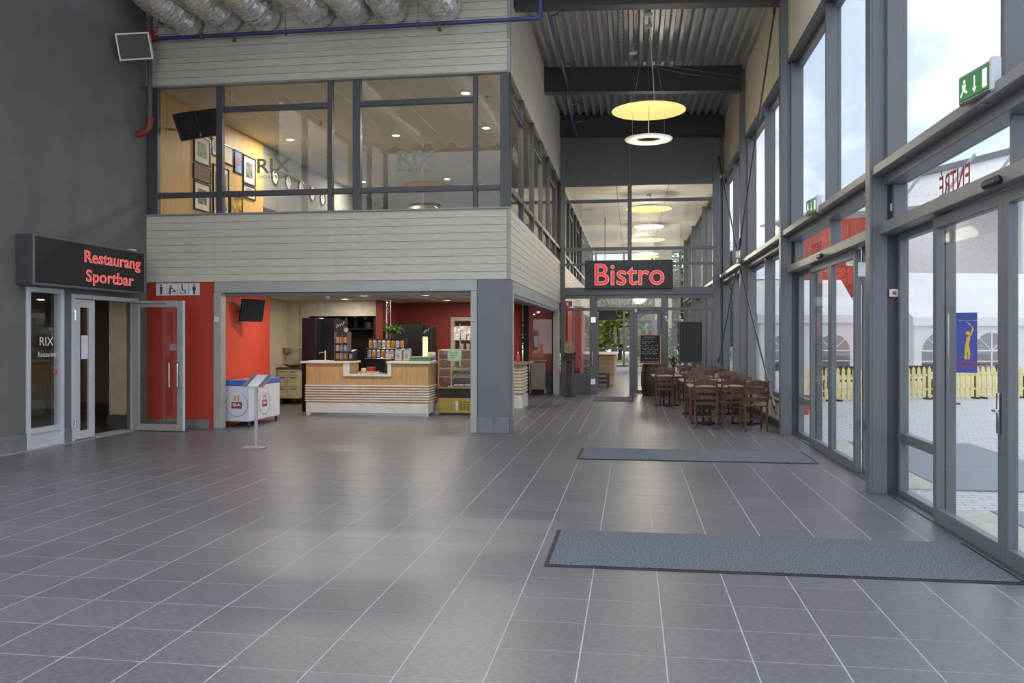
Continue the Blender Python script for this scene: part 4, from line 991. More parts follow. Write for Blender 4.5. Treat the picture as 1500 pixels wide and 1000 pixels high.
for x in (-.28, .28): part(hp, 'support_leg', MB().bbox(x-.02, x+.02, -.015, .02, 0, .93, .004).bbox(x-.03, x+.03, -.15, .15, 0, .02, .004), mat('panel frame', '565b5e', .5))
LEAF = mat('olive green leaves', '5b6650', .6, 0, .2, 20, rnd=.1); LEAFG = mat('fresh green leaves', '4e6a2c', .55, 0, .2, 20)
def leaf_cloud(n_, c, rad, ls, seed, narrow=.4):
    rnd = random.Random(seed); mb_ = MB()
    for i in range(n_):
        while True:
            p = Vector((rnd.uniform(-1,1), rnd.uniform(-1,1), rnd.uniform(-1,1)))
            if p.length < 1: break
        p = Vector((c[0]+p.x*rad[0], c[1]+p.y*rad[1], c[2]+p.z*rad[2]))
        d = Vector((rnd.uniform(-1,1), rnd.uniform(-1,1), rnd.uniform(-1,.6))).normalized(); s_ = d.cross(Vector((rnd.uniform(-1,1), rnd.uniform(-1,1), 1))).normalized()
        l_ = ls*rnd.uniform(.6, 1.2); b = len(mb_.v)
        q = p+d*l_*.5+s_*l_*narrow*.5; r_ = p+d*l_*.5-s_*l_*narrow*.5
        mb_.v += [tuple(p), tuple(q), tuple(p+d*l_), tuple(r_)]; mb_.face((b, b+1, b+2, b+3))
    return mb_
pt_ = thing('potted_tree', 'small grey green tree in a pot behind the partition glass next to the ribbed board', 'plant', (1.22, YP+.9, 0))
part(pt_, 'pot', MB().lathe([(.16, 0), (.2, .32), (.21, .34), (.19, .34), (.17, .28)], n=18), mat('grey pot', '77746e', .7), 40)
part(pt_, 'trunk', MB().tube([(0, 0, .25), (.02, 0, .8), (-.01, .02, 1.3)], [.03, .025, .012], 7), wood('bark', '4c4036', '665748', .8), 40)
part(pt_, 'foliage', leaf_cloud(900, (0, 0, 1.35), (.24, .24, .62), .10, 3), LEAF, kind='stuff')
# lectern style menu holder by the hatch post, trolley
lx, ly = -1.72, 23.3
ml = thing('menu_lectern', 'dark post with a sloped menu tray beside the hatch', 'lectern', (lx, ly, 0))
part(ml, 'post', MB().bbox(-.06, .05, -.06, .06, .012, 1.02, .01), mat('dark bark post', '4a4038', .8, 0, .2, 12, bump=.5))
part(ml, 'base', MB().bbox(-.16, .16, -.16, .16, 0, .012, .004), BLACK)
part(ml, 'tray', MB().prism([(-.20, .98), (.20, 1.18), (.20, 1.22), (-.20, 1.02)], 'x', -.17, .17), mat('dark tray', '3e3935', .5))
part(ml, 'leaflet', MB().bbox(-.15, .10, .05, .06, 1.20, 1.52, .003), mat('yellow leaflet', 'b8a860', .6, 0, .4, 25, col2='6c5a70'))
tx, ty = -2.68, 24.05
tr = thing('service_trolley', 'grey service trolley on castors in front of the red blind', 'trolley', (tx, ty, 0))
GT = mat('trolley grey', '9a9688', .5)
part(tr, 'body', MB().bbox(-.20, .20, -.16, .22, .19, .93, .012), GT)
part(tr, 'top', MB().bbox(-.25, .25, -.22, .26, .95, .99, .01), mat('trolley top', 'ad9a78', .5))
part(tr, 'bottom_shelf', MB().bbox(-.23, .23, -.22, .25, .15, .19, .008), GT)
for x in (-.23, .23): part(tr, 'frame_tube', MB().tube([(x, -.2, .14), (x, -.2, .96)], .012, 6).tube([(x, .22, .14), (x, .22, .96)], .012, 6), CHROME, 40)
for x in (-.21, .21):
    for y in (-.17, .2):
        w_ = part(tr, 'castor', MB().tube([(x-.015, y, .065), (x+.015, y, .065)], .065, 14), mat('castor grey', '8b8b88', .5), 40)
        part(w_, 'hub', MB().tube([(x-.02, y, .065), (x+.02, y, .065)], .025, 10), WHITE, 40)
        part(tr, 'castor_fork', MB().bbox(x-.022, x+.022, y-.02, y+.02, .10, .15, .004), CHROME)
# ================================================================== CAFE
# freezer
fz = thing('ice_cream_freezer', 'white chest freezer with blue rim and round red logos inside the shutter', 'freezer', (-7.19, 15.27, 0))
part(fz, 'body', MB().bbox(-.26, .25, -.72, .62, .10, .76, .015), mat('freezer white', 'd6d6de', .4, 0, .02, 3))
part(fz, 'blue_rim', MB().bbox(-.27, .26, -.73, .63, .76, .86, .012), mat('freezer blue', '3f68c0', .4))
part(fz, 'glass_lid', MB().bbox(-.20, .21, -.66, .58, .86, .872, .004), GLASSR)
part(fz, 'ice_cream_tubs', MB().bbox(-.19, .2, -.64, .56, .8605, .862, .0005), mat('ice cream tubs', 'd08a4a', .7, 0, .4, 9, col2='e9d9a8'))
for x in (-.2, .2):
    for y in (-.64, .55):
        part(fz, 'castor', MB().tube([(x-.015, y, .04), (x+.015, y, .04)], .04, 12).bbox(x-.02, x+.02, y-.02, y+.02, .06, .10, .003), mat('castor dark', '3b3b3b', .5), 40)
SIAR = mat('dark red logo', '8c2438', .5); SIAW = mat('logo white', 'f0eef0', .5); CONE = mat('ice cream picture', 'b48a5c', .6, 0, .5, 30, col2='e6d6c0')
def logo(cx, cz, s_, face):
    rot = ROT_CAM if face == 'y' else ROT_PX
    def P(a, b, off): return (cx+a, -.72-off, cz+b) if face == 'y' else (.25+off, cx+a, cz+b)
    def slab(a0, a1, b0, b1, o0, o1):
        return MB().box(cx+a0, cx+a1, -.72-o1, -.72-o0, cz+b0, cz+b1) if face == 'y' else MB().box(.25+o0, .25+o1, cx+a0, cx+a1, cz+b0, cz+b1)
    part(fz, 'logo_plate', slab(-.10*s_, .10*s_, -.10*s_, .02*s_, .0005, .003), SIAR)
    link('logo_lettering', fit_text('SIA', .16*s_, .06*s_, SIAW, .001, bold=.02), fz, P(0, -.03*s_, .004), rot)
    # a generic pair of cones above the plate
    for k, a in enumerate((-.035, .035)):
        m_ = MB(); pts = [(cx+(a-.028)*s_, cz+.09*s_), (cx+a*s_, cz+.02*s_), (cx+(a+.028)*s_, cz+.09*s_)]
        m_.prism(pts, 'y' if face == 'y' else 'x', *((-.7225, -.7205) if face == 'y' else (.2505, .2525))); part(fz, 'cone_print', m_, mat('cone print', 'b99a6a', .6))
        ang = [i*math.pi/7 for i in range(14)]
        m_ = MB().prism([(cx+a*s_+.034*s_*math.cos(t_), cz+.115*s_+.036*s_*math.sin(t_)) for t_ in ang], 'y' if face == 'y' else 'x', *((-.7225, -.7205) if face == 'y' else (.2505, .2525)))
        part(fz, 'scoop_print', m_, CONE)
    m_ = MB()
    for i in range(34):
        t_ = R(55)-2*math.pi*(i/44); r_ = .215*s_; a, b = r_*math.cos(t_), r_*math.sin(t_)-.03*s_
        w_ = .009*s_; q = slab(a-w_, a+w_, b-w_, b+w_, .0005, .002); m_.add(q.v, q.f)
    part(fz, 'ring_lettering', m_, mat('ring print', '77747c', .6), kind='stuff')
logo(.0, .44, 1.0, 'y'); logo(-.08, .44, 1.05, 'x')
# menu stand
st = thing('menu_stand', 'slim aluminium floor stand with a slanted menu plate', 'menu stand', (-5.58, 11.92, 0))
part(st, 'base', MB().bbox(-.17, .17, -.16, .02, .005, .022, .004).prism([(-.17, -.16), (-.10, .02), (.17, .02), (.10, -.16)], 'z', .001, .006), ALU)
part(st, 'pole', MB().bbox(-.022, .022, -.02, .02, .022, .93, .005), ALU)
pl_ = part(st, 'tray', MB().prism([(-.15, .90), (.22, 1.07), (.22, 1.085), (-.15, .915)], 'x', -.03, .30), ALU)
pl_.location = (-.13, 0, 0)
pp = part(st, 'menu_sheet', MB().prism([(-.14, .921), (.20, 1.077), (.20, 1.08), (-.14, .924)], 'x', .05, .22), mat('menu paper', 'd8d4de', .6))
pp.location = (-.13, 0, 0)
pq = part(st, 'dark_strip', MB().prism([(-.14, .920), (.20, 1.0765), (.20, 1.079), (-.14, .9225)], 'x', -.01, .05).prism([(-.14, .920), (.20, 1.0765), (.20, 1.079), (-.14, .9225)], 'x', .22, .28), mat('strip grey', '6d7074', .5), kind='stuff')
pq.location = (-.13, 0, 0)
# wall television in the cafe
tv = thing('television', 'black flat television tilted on the orange cafe wall', 'television', (-7.22, 15.25, 2.16)); tv.rotation_euler = (R(0), R(12), R(-25))
bpy.context.view_layer.update(); iv_ = tv.matrix_world.inverted()
part(tv, 'housing', MB().bbox(-.03, .03, -.27, .27, -.21, .22, .012), BLACK)
part(tv, 'screen', MB().bbox(.03, .034, -.25, .25, -.18, .20, .002), mat('dark screen', '20262a', .15))
part(tv, 'wall_arm', MB().tube([(-.03, 0, 0), iv_ @ Vector((-7.468, 15.3, 2.16))], .03, 8), BLACK)
# counter
CX0, CX1, CY0 = -6.83, -4.18, 16.95
SOL = mat('white solid surface', 'd6d3cb', .4)
ct = thing('service_counter', 'oak fronted cafe counter with white slats and a dropped serving gap', 'counter', (-5.5, 17.3, 0))
wpart(ct, 'toe_kick', MB().box(CX0+.05, CX1-.03, CY0+.08, CY0+.68, 0, .10), CHROME)
wpart(ct, 'white_plinth', MB().bbox(CX0, CX1, CY0, CY0+.70, .06, .28, .006), SOL)
wpart(ct, 'oak_panel', MB().bbox(CX0, -5.90, CY0+.01, CY0+.69, .28, 1.10, .004), WOODL)
wpart(ct, 'oak_panel', MB().bbox(-5.02, CX1, CY0+.01, CY0+.69, .28, 1.10, .004), WOODL)
wpart(ct, 'oak_panel', MB().bbox(-5.90, -5.02, CY0+.01, CY0+.69, .28, .84, .004), WOODL)
for k in range(7):
    z = .30+.053*k
    wpart(ct, 'white_slat', MB().bbox(CX0-.012, CX1+.025, CY0-.02, CY0+.72, z, z+.026, .004), SOL)
wpart(ct, 'worktop', MB().bbox(CX0-.10, -5.86, CY0-.05, CY0+.73, 1.10, 1.145, .006), SOL)
wpart(ct, 'worktop', MB().bbox(-5.06, CX1+.05, CY0-.05, CY0+.73, 1.10, 1.145, .006), SOL)
wpart(ct, 'gap_frame', MB().bbox(-6.0, -5.88, CY0-.03, CY0+.05, .83, 1.10, .004).bbox(-5.04, -4.96, CY0-.03, CY0+.05, .83, 1.10, .004).bbox(-5.88, -5.04, CY0-.03, CY0+.05, .83, .88, .004), SOL)
wpart(ct, 'gap_shelf', MB().bbox(-5.88, -5.04, CY0+.05, CY0+.70, .86, .88, .004), mat('grey laminate', '6c665e', .4))
wpart(ct, 'corner_foot', MB().bbox(CX0+.0, CX0+.09, CY0+.01, CY0+.08, 0, .06, .004).bbox(CX1-.03, CX1-.0, CY0+.01, CY0+.05, 0, .06, .004), SOL)
# things on the counter
tp = thing('beer_tap', 'chrome beer tap on the counter end by the black refrigerator', 'tap', (-6.50, 17.22, 1.145))
part(tp, 'column', MB().tube([(0, 0, .0005), (0, 0, .22)], .026, 12), CHROME, 40); part(tp, 'spout', MB().tube([(0, 0, .18), (-.10, -.04, .18), (-.11, -.05, .15)], .013, 8), mat('brass tap', 'a08850', .3, .8), 40)
part(tp, 'drip_tray', MB().bbox(-.20, .16, -.12, .10, .0, .012, .003), SOL)
rk = thing('snack_rack', 'tall wire rack of snack bags topped by a dark card on the counter', 'rack', (-6.12, 17.25, 1.145))
part(rk, 'frame', MB().box(-.15, -.14, -.12, .12, .0005, .62).box(.14, .15, -.12, .12, .0005, .62).box(-.15, .15, .11, .12, .0005, .62).tube([(.03, -.13, .0005), (.03, -.13, .62)], .008, 6), mat('rack grey', '6b6866', .4, .3))
part(rk, 'card_header', MB().bbox(-.15, .15, -.13, -.11, .62, .88, .006), mat('dark header card', '231f2a', .5))
part(rk, 'script_mark', MB().tube([(-.09, -.134, .70), (-.07, -.134, .78), (-.05, -.134, .73), (-.03, -.134, .79), (-.01, -.134, .74), (.02, -.134, .80), (.04, -.134, .76), (.08, -.134, .83)], .009, 6), mat('script cream', 'e8d8b0', .5))
part(rk, 'emblem', MB().lathe([(.001, 0), (.05, 0), (.05, .006)], n=14), mat('pink emblem', 'c89a90', .5), rot=(R(90), 0, 0), loc=(.12, -.13, .66))
rnd = random.Random(5)
BAGS = [mat('snack bag %d' % i, c, .35, 0, .3, 30, col2=c2) for i, (c, c2) in enumerate((('9aa0ac', '4a68a0'), ('a88a3a', '7a2a20'), ('9a2c24', 'd8b040'), ('c0bcb4', '3a5aa0'), ('7a2420', 'c8c0b4')))]
for j in range(3):
    for i in range(3):
        x = -.09+.09*i; z = .44-.17*j
        part(rk, 'snack_bag', MB().bbox(x-.04, x+.04, -.11, -.05, z-.07, z+.07, .02), BAGS[rnd.randrange(5)])
kb = thing('till', 'black till with a slanted keyboard on the counter', 'till', (-5.935, 17.30, 1.145))
part(kb, 'body', MB().prism([(-.15, 0.0005), (-.13, .20), (.13, .24), (.15, 0.0005)], 'x', -.02, .07), BLACK)
part(kb, 'keys', MB().box(-.01, .06, -.148, -.14, .05, .15), mat('key grey', '7b7d80', .5, 0, .5, 60))
sn = thing('candy_stand', 'stepped stand of bright sweet bags behind the serving gap', 'stand', (-5.50, 18.4, 0))
part(sn, 'plant_ledge', MB().bbox(.0, .3, .02, .2, 1.605, 1.62, .003), mat('stand dark', '2a2422', .6)); part(sn, 'back_board', MB().bbox(-.45, .45, .1, .13, .9, 1.62, .005), mat('stand dark', '2a2422', .6)); part(sn, 'leg_panel', MB().bbox(-.43, .43, -.08, .12, 0, .9, .006), mat('stand dark', '2a2422', .6))
part(sn, 'shelf', MB().bbox(-.45, .45, -.18, .1, 1.17, 1.185, .003), CHROME); part(sn, 'shelf', MB().bbox(-.45, .45, -.1, .1, 1.385, 1.40, .003), CHROME)
for j in range(2):
    for i in range(8):
        x = -.37+.105*i; z = (1.28, 1.49)[j]
        part(sn, 'sweet_bag', MB().bbox(x-.045, x+.045, -.12+.08*j, -.05+.08*j, z-.09, z+.085, .025), BAGS[rnd.randrange(5)])
pp_ = thing('potted_plant', 'trailing green plant above the sweet bags', 'plant', (-5.38, 18.515, 1.6205))
part(pp_, 'pot', MB().lathe([(.05, .0005), (.07, .10), (.06, .10)], n=14), mat('small pot', '4a3a30', .6), 40); part(pp_, 'leaves', leaf_cloud(260, (0, -.02, .21), (.22, .12, .10), .09, 8, .5), LEAFG, kind='stuff')
bk = thing('biscuit_tray', 'white tray of golden biscuits in the serving gap', 'tray', (-5.53, 17.20, .88))
part(bk, 'tray', MB().bbox(-.22, .26, -.10, .12, .0005, .02, .006), SOL)
for i in range(9): part(bk, 'biscuit', MB().sphere((-.16+.045*i, -.02+.05*((i*7) % 3-1), .035), .035, 8, 5, sc=(1, 1, .6)), mat('golden biscuit', 'b8803a', .7, 0, .3, 20), 50)
gk = thing('gift_tin', 'red gift box with white lid in the serving gap', 'box', (-5.58, 17.50, .88))
part(gk, 'box', MB().bbox(-.09, .09, -.07, .07, .0005, .13, .01), mat('red tin', '9a2c28', .4)); part(gk, 'lid', MB().bbox(-.20, -.10, -.05, .05, .0005, .10, .01), WHITE)
cs = thing('cutlery_pot', 'steel pot of straws in the serving gap by the canisters', 'pot', (-5.14, 17.32, .88))
part(cs, 'pot', MB().lathe([(.07, .0005), (.075, .30), (.068, .30), (.063, .02)], n=16), mat('dark steel pot', '54504c', .3, .7), 40)
m_ = MB()
for i in range(8): a = i*.8; m_.tube([(.03*math.cos(a), .03*math.sin(a), .2), (.06*math.cos(a), .06*math.sin(a), .42)], .006, 5)
part(cs, 'straw', m_, mat('straw', 'c8bfb2', .5), kind='stuff')
for k, (x, lab) in enumerate(((-4.88, 'steel thermos jug nearer the serving gap'), (-4.70, 'steel thermos jug nearer the green tray'))):
    t = thing('steel_canister', lab, 'canister', (x, 17.25, 1.145), 0, 'steel canisters on the counter')
    part(t, 'body', MB().bbox(-.08, .08, -.07, .07, .0005, .26, .02), mat('brushed steel', 'b8b4ac', .35, .7)); part(t, 'lid', MB().bbox(-.05, .05, -.05, .05, .26, .28, .006), BLACK)
    part(t, 'emblem', MB().box(-.03, .03, -.073, -.07, .06, .16), mat('canister print', '8f8b84', .5))
gt = thing('green_tray', 'green tray of small packets at the counter end by the pastry case', 'tray', (-4.42, 17.22, 1.145))
part(gt, 'tray', MB().prism([(-.12, 0.0005), (-.12, .05), (.12, .10), (.12, 0.0005)], 'x', -.20, .24), mat('green tray', '3c7a5c', .5))
for i in range(6): part(gt, 'packet', MB().bbox(-.16+.065*i, -.11+.065*i, -.08, .08, .07, .10, .008), mat('packet grey', '9aa29c', .5))
lf2 = thing('leaflet_holder', 'small blue and yellow leaflet on the counter end', 'leaflet', (-4.24, 17.48, 1.145))
part(lf2, 'card', MB().bbox(-.09, .09, -.005, .005, .0005, .19, .002), WHITE); part(lf2, 'yellow_patch', MB().prism([(-.08, .10), (.0, .17), (.06, .10)], 'y', -.008, -.005), mat('yellow print', 'd8b83a', .6)); part(lf2, 'blue_patch', MB().prism([(.0, .02), (.08, .02), (.08, .14)], 'y', -.008, -.005), mat('blue print', '4a62b0', .6))
# tall black fridge, cream drawers, kitchen bits
fg = thing('black_fridge', 'tall black refrigerator beside the counter', 'refrigerator', (-7.05, 18.15, 0))
part(fg, 'body', MB().bbox(-.19, .14, -.42, .32, .03, 2.08, .012), mat('fridge black', '1c1822', .3)); part(fg, 'door', MB().bbox(-.17, .44, .33, .36, .05, 2.06, .006), mat('fridge black', '1c1822', .3)); part(fg, 'foot', MB().box(-.17, .12, -.4, .3, 0, .03), BLACK)
part(fg, 'side_panel', MB().bbox(.14, .44, .0, .32, .03, 2.08, .008), mat('fridge black', '1c1822', .3))
kd = thing('drawer_unit', 'cream kitchen drawer unit behind the freezer', 'cabinet', (-8.52, 19.95, 0))
DRW = mat('cream laminate', 'cfc3a2', .5)
part(kd, 'body', MB().bbox(-.13, .42, -.30, .30, .14, .86, .006), DRW); part(kd, 'worktop', MB().bbox(-.14, .45, -.33, .32, .86, .90, .005), mat('stone worktop', '4c4843', .3))
for (a, b) in ((-.12, .13), (.15, .40)):
    for c, d in ((.16, .42), (.44, .70), (.72, .84)):
        q = part(kd, 'drawer', MB().bbox(a, b, -.318, -.30, c, d, .004), DRW); part(q, 'bar_handle', MB().bbox((a+b)/2-.07, (a+b)/2+.07, -.335, -.318, d-.05, d-.035, .003), BLACK)
for x in (-.05, .3): part(kd, 'foot', MB().bbox(x-.03, x+.03, -.25, .25, 0, .14, .004), BLACK)
bw = thing('wooden_bowl', 'shallow brown bowl on the stone worktop', 'bowl', (-8.32, 19.86, .90))
part(bw, 'bowl', MB().lathe([(.08, .0005), (.22, .05), (.23, .06), (.20, .055), (.06, .015)], n=20), wood('bowl wood', '6a5228', '8a6c3a', .4), 40); part(bw, 'bread', MB().sphere((-.20, -.02, .09), .07, 10, 6, sc=(1.3, .8, .4)), mat('bread crust', 'c0a070', .8), 50)
tb = thing('coffee_bags_box', 'dark box printed with cream pattern on the worktop', 'box', (-8.16, 20.15, .90))
part(tb, 'box', MB().bbox(-.05, .08, -.08, .08, .0005, .34, .006), mat('patterned tin', '4f4632', .5, 0, .6, 26, col2='b8a880'))
part(tb, 'lid', MB().bbox(-.05, .08, -.085, .085, .34, .36, .004), mat('tin lid', '3a3226', .5))
oh = thing('wall_shelf', 'small cream wall shelf above the drawers', 'shelf', (-8.43, 19.99, 1.38)); part(oh, 'board', MB().bbox(-.22, .20, .0, .15, 0, .03, .004), DRW); part(oh, 'bracket', MB().bbox(-.15, -.12, .0, .30, -.12, 0, .003), ALU)
sh = thing('bottle_shelf', 'dark shelf of glasses behind the counter', 'shelf', (-7.1, 21.4, 1.88)); part(sh, 'board', MB().bbox(-.6, .72, -.2, .19, -.03, 0, .004), mat('shelf edge', '5a5450', .4)); part(sh, 'back_rail', MB().bbox(-.6, .72, .17, .19, 0, .08, .003), BLACK)
for k in range(5):
    t = thing('glass_jar', ['clear jar at the kitchen end of the dark shelf', 'second clear jar on the dark shelf', 'clear jar next to the pale tin', 'tall clear jar beyond the pale tin', 'clear jar next to the dark red pier'][k], 'jar', (-7.5+.27*k, 21.40, 1.88), 0, 'jars on the dark shelf')
    part(t, 'jar', MB().lathe([(.05, .0005), (.06, .02), (.06, .22+.04*(k % 2)), (.05, .25+.04*(k % 2))], n=14), mat('dusky jar', '4a4846', .2), 40); part(t, 'lid', MB().lathe([(.052, .25+.04*(k % 2)), (.052, .275+.04*(k % 2))], n=14), CHROME, 40)
single('pale_tin', MB().bbox(-.06, .06, -.05, .05, .0005, .16, .01), mat('pale tin', '9a968c', .5), 'pale square tin on the dark shelf', 'tin', loc=(-6.83, 21.27, 1.88))
cf = thing('coffee_machine', 'large black coffee machine with a glowing cream column', 'coffee machine', (-5.30, 20.4, 0))
part(cf, 'cabinet', MB().bbox(-.50, .20, -.30, .32, .95, 2.0, .02), BLACK); part(cf, 'base_cabinet', MB().bbox(-.50, .42, -.30, .32, 0, .95, .01), mat('stand dark', '2a2422', .6))
part(cf, 'side_tower', MB().bbox(.20, .42, -.22, .30, .95, 1.92, .02), BLACK)
part(cf, 'light_column', MB().bbox(.19, .32, -.26, -.22, .97, 1.66, .01), mat('cream glow', 'e6cf98', .4, emit=.5, ecol='f0d8a0'))
part(cf, 'script_mark', MB().tube([(.22, -.235, 1.74), (.24, -.235, 1.82), (.26, -.235, 1.77), (.29, -.235, 1.84), (.33, -.235, 1.80), (.36, -.235, 1.88)], .011, 6), mat('script cream', 'e8d8b0', .5))
# glass pastry case
pc = thing('pastry_case', 'glass pastry case with a mustard yellow base beside the counter', 'display case', (-3.72, 17.75, 0))
YEL = mat('mustard yellow panel', 'a8923e', .45); PCF = mat('yellow case frame', 'a89a5a', .35, .2)
part(pc, 'yellow_base', MB().bbox(-.36, .34, -.32, .32, .04, .36, .008), YEL); part(pc, 'dark_band', MB().bbox(-.35, .36, -.30, .32, .36, .56, .006), BLACKM); part(pc, 'foot', MB().box(-.33, .31, -.28, .3, 0, .04), BLACK)
part(pc, 'wood_rail', MB().bbox(-.37, .37, -.33, .33, .56, .585, .004), wood('rail wood', '9a6c3c', 'b8864c', .4))
part(pc, 'vent_mark', MB().box(.02, .07, -.324, -.32, .10, .30), SOL)
for i in range(3):
    for j in range(4): part(pc, 'vent_slot', MB().box(.11+.075*i, .16+.075*i, -.324, -.32, .11+.05*j, .14+.05*j), mat('slot dark', '6a5a24', .6))
for x in (-.35, .35):
    for y in (-.31, .31): part(pc, 'corner_post', MB().bbox(x-.012, x+.012, y-.012, y+.012, .585, 1.36, .003), PCF)
part(pc, 'top', MB().bbox(-.36, .36, -.32, .32, 1.36, 1.38, .004), PCF)
for a in ((-.345, .345, -.314, -.308), (-.345, .345, .308, .314)): part(pc, 'glass_side', MB().box(*a, .585, 1.36), GLASSR)
for a in ((-.352, -.346), (.346, .352)): part(pc, 'glass_side', MB().box(*a, -.3, .3, .585, 1.36), GLASSR)
for z in (.80, .98, 1.17):
    part(pc, 'glass_shelf', MB().box(-.34, .34, -.26, .28, z, z+.008), GLASSR); part(pc, 'shelf_rail', MB().bbox(-.34, .34, -.27, -.255, z-.006, z+.014, .002), PCF)
for j, z in enumerate((.64, .86, 1.03, 1.21)): part(pc, 'dark_disc', MB().lathe([(.001, 0), (.075, 0), (.075, .02), (.001, .02)], n=18), mat('dark plum print', '5a2c2c', .5), rot=(R(90), 0, 0), loc=(-.24, -.20, z))
part(pc, 'card', MB().bbox(-.15, .15, -.33, -.325, 1.15, 1.40, .002), mat('green card', 'a9c8a8', .5))
for j in range(3): part(pc, 'card_line', MB().box(-.11, .08-.03*j, -.333, -.33, 1.31-.05*j, 1.32-.05*j), mat('card print', '4a7a50', .6))
PAS = mat('golden pastry', 'b98442', .7, 0, .3, 20)
def goodie(label, x, y, z, r_, m, sc): single('pastry', MB().sphere((0, 0, r_*sc[2]+.001), r_, 10, 6, sc=sc), m, label, 'pastry', 'pastries in the glass case', (x, y, z), smooth=50)
k = 0
for z, m, n_, lab in ((.808, PAS, 5, 'golden bun on the lowest glass shelf of the case'), (.988, PAS, 5, 'golden pastry on the middle glass shelf of the case'), (1.178, PAS, 3, 'golden roll on the top glass shelf of the case')):
    for i in range(n_): goodie(lab, -3.72-.02+.075*i-.02, 17.64+.07*(i % 2), z, .045, m, (1, .8, .55))
for i in range(5): goodie('blue and white wrapped sweet on the case floor', -3.72-.02+.07*i, 17.62+.09*(i % 2), .586, .05, mat('blue white wrapper', 'd8dce4', .4, 0, .5, 25, col2='4a7cb8'), (1, .9, .6))
cr = thing('cup_rack', 'rack of white paper bags hanging above the pastry case', 'rack', (-3.68, 18.75, 0))
part(cr, 'post', MB().tube([(-.2, 0, .9), (-.2, 0, 1.95)], .012, 6).tube([(.3, 0, .9), (.3, 0, 1.95)], .012, 6), CHROME, 40); part(cr, 'rail', MB().tube([(-.36, 0, 1.9), (.34, 0, 1.9)], .012, 6), CHROME, 40); part(cr, 'cabinet', MB().bbox(-.35, .4, -.15, .3, 0, .9, .008), mat('stand dark', '2a2422', .6))
for i in range(4): part(cr, 'paper_bag', MB().prism([(-.32+.15*i, 1.58), (-.20+.15*i, 1.58), (-.18+.15*i, 1.88), (-.33+.15*i, 1.88)], 'y', -.04, .02), mat('paper bag', 'd8d4d0', .6, 0, .3, 18))
for i in range(3): part(cr, 'glass_cup', MB().lathe([(.03, 1.36), (.045, 1.5), (.01, 1.5)], (-.15+.14*i, 0, 0), 12), mat('cup grey', 'b8b8b8', .25), 40)
# side hatch counter
hc = thing('hatch_counter', 'slatted cream counter inside the side hatch', 'counter', (-2.75, 20.5, 0))
wpart(hc, 'plinth', MB().bbox(-3.1, -2.5, 19.2, 20.2, 0, .30, .006), SOL); wpart(hc, 'body', MB().bbox(-3.08, -2.52, 19.22, 20.18, .30, 1.02, .006), WOODL)
for k in range(8): wpart(hc, 'slat', MB().bbox(-3.1, -2.5, 19.2, 20.2, .36+.075*k, .40+.075*k, .004), SOL)
wpart(hc, 'worktop', MB().bbox(-3.12, -2.40, 19.1, 20.6, 1.02, 1.05, .005), mat('grey counter top', '8c8a88', .3))
kt = thing('sauce_bottle', 'red sauce bottle on the hatch counter', 'bottle', (-2.66, 19.6, 1.05)); part(kt, 'bottle', MB().lathe([(.04, .0005), (.042, .14), (.02, .2), (.015, .22)], n=14), mat('red sauce', 'c03030', .3), 40); part(kt, 'cap', MB().lathe([(.016, .22), (.008, .26)], n=10), WHITE, 40)
sp_ = single('security_camera', MB().lathe([(.001, -.09), (.05, -.06), (.07, 0)], n=14), WHITEP, 'white cone shaped camera under the cafe ceiling', 'camera', loc=(-6.75, 18.0, 2.578), smooth=50)
# silver garland pole and wall sign
gp = thing('garland_pole', 'silver garland pole in front of the dark red pier', 'pole', (-5.86, 19.6, 0)); part(gp, 'pole', MB().tube([(0, 0, .0), (0, 0, 2.57)], .02, 8).tube([(.1, 0, .0), (.1, 0, 2.57)], .012, 8), CHROME, 40)
part(gp, 'foot', MB().lathe([(.15, 0.0), (.15, .015), (.02, .03)], n=16), BLACK, 40)
m_ = MB(); rnd = random.Random(3)
for i in range(14): m_.sphere((.03+rnd.uniform(-.04, .06), rnd.uniform(-.04, .04), 2.15+i*.028), rnd.uniform(.012, .028), 6, 4)
part(gp, 'garland', m_, CHROME, 40, kind='stuff')
# downlights in cafe ceiling and mezzanine
LENS = mat('warm lamp lens', 'fff0d0', .4, emit=2.5, ecol='ffe6b8')
def downlight(label, x, y, z, e, grp):
    t = thing('downlight', label, 'downlight', (x, y, z), 0, grp)
    part(t, 'ring', MB().lathe([(.085, -.012), (.11, -.012), (.11, 0), (.085, 0)], n=20, close=True), WHITE, 40); part(t, 'lens', MB().lathe([(.085, -.006), (.085, -.001)], n=20), LENS)
    if e:
        ld = bpy.data.lights.new('lamp', 'AREA'); ld.shape = 'DISK'; ld.size = .17; ld.energy = e*LAMP; ld.color = (1, .91, .78)
        lo = bpy.data.objects.new('lamp', ld); COL.objects.link(lo); lo.parent = t; lo.location = (0, 0, -.02)
    return t
for k, (x, y) in enumerate(((-6.5, 15.8), (-5.2, 15.8), (-3.9, 15.8), (-5.9, 18.0), (-4.5, 18.0), (-3.4, 18.6), (-6.9, 19.6), (-4.6, 20.6), (-7.6, 17.6), (-3.6, 20.8))):
    downlight(['round warm downlight over the white freezer', 'round warm downlight in front of the serving gap', 'round warm downlight between the corner column and the counter', 'round warm downlight over the snack rack', 'round warm downlight over the steel canisters', 'round warm downlight over the pastry case', 'round warm downlight over the black refrigerator back', 'round warm downlight by the coffee machine', 'round warm downlight over the cream drawers', 'round warm downlight before the kitchen doorway'][k], x, y, 2.58, 6, 'downlights in the cafe ceiling')
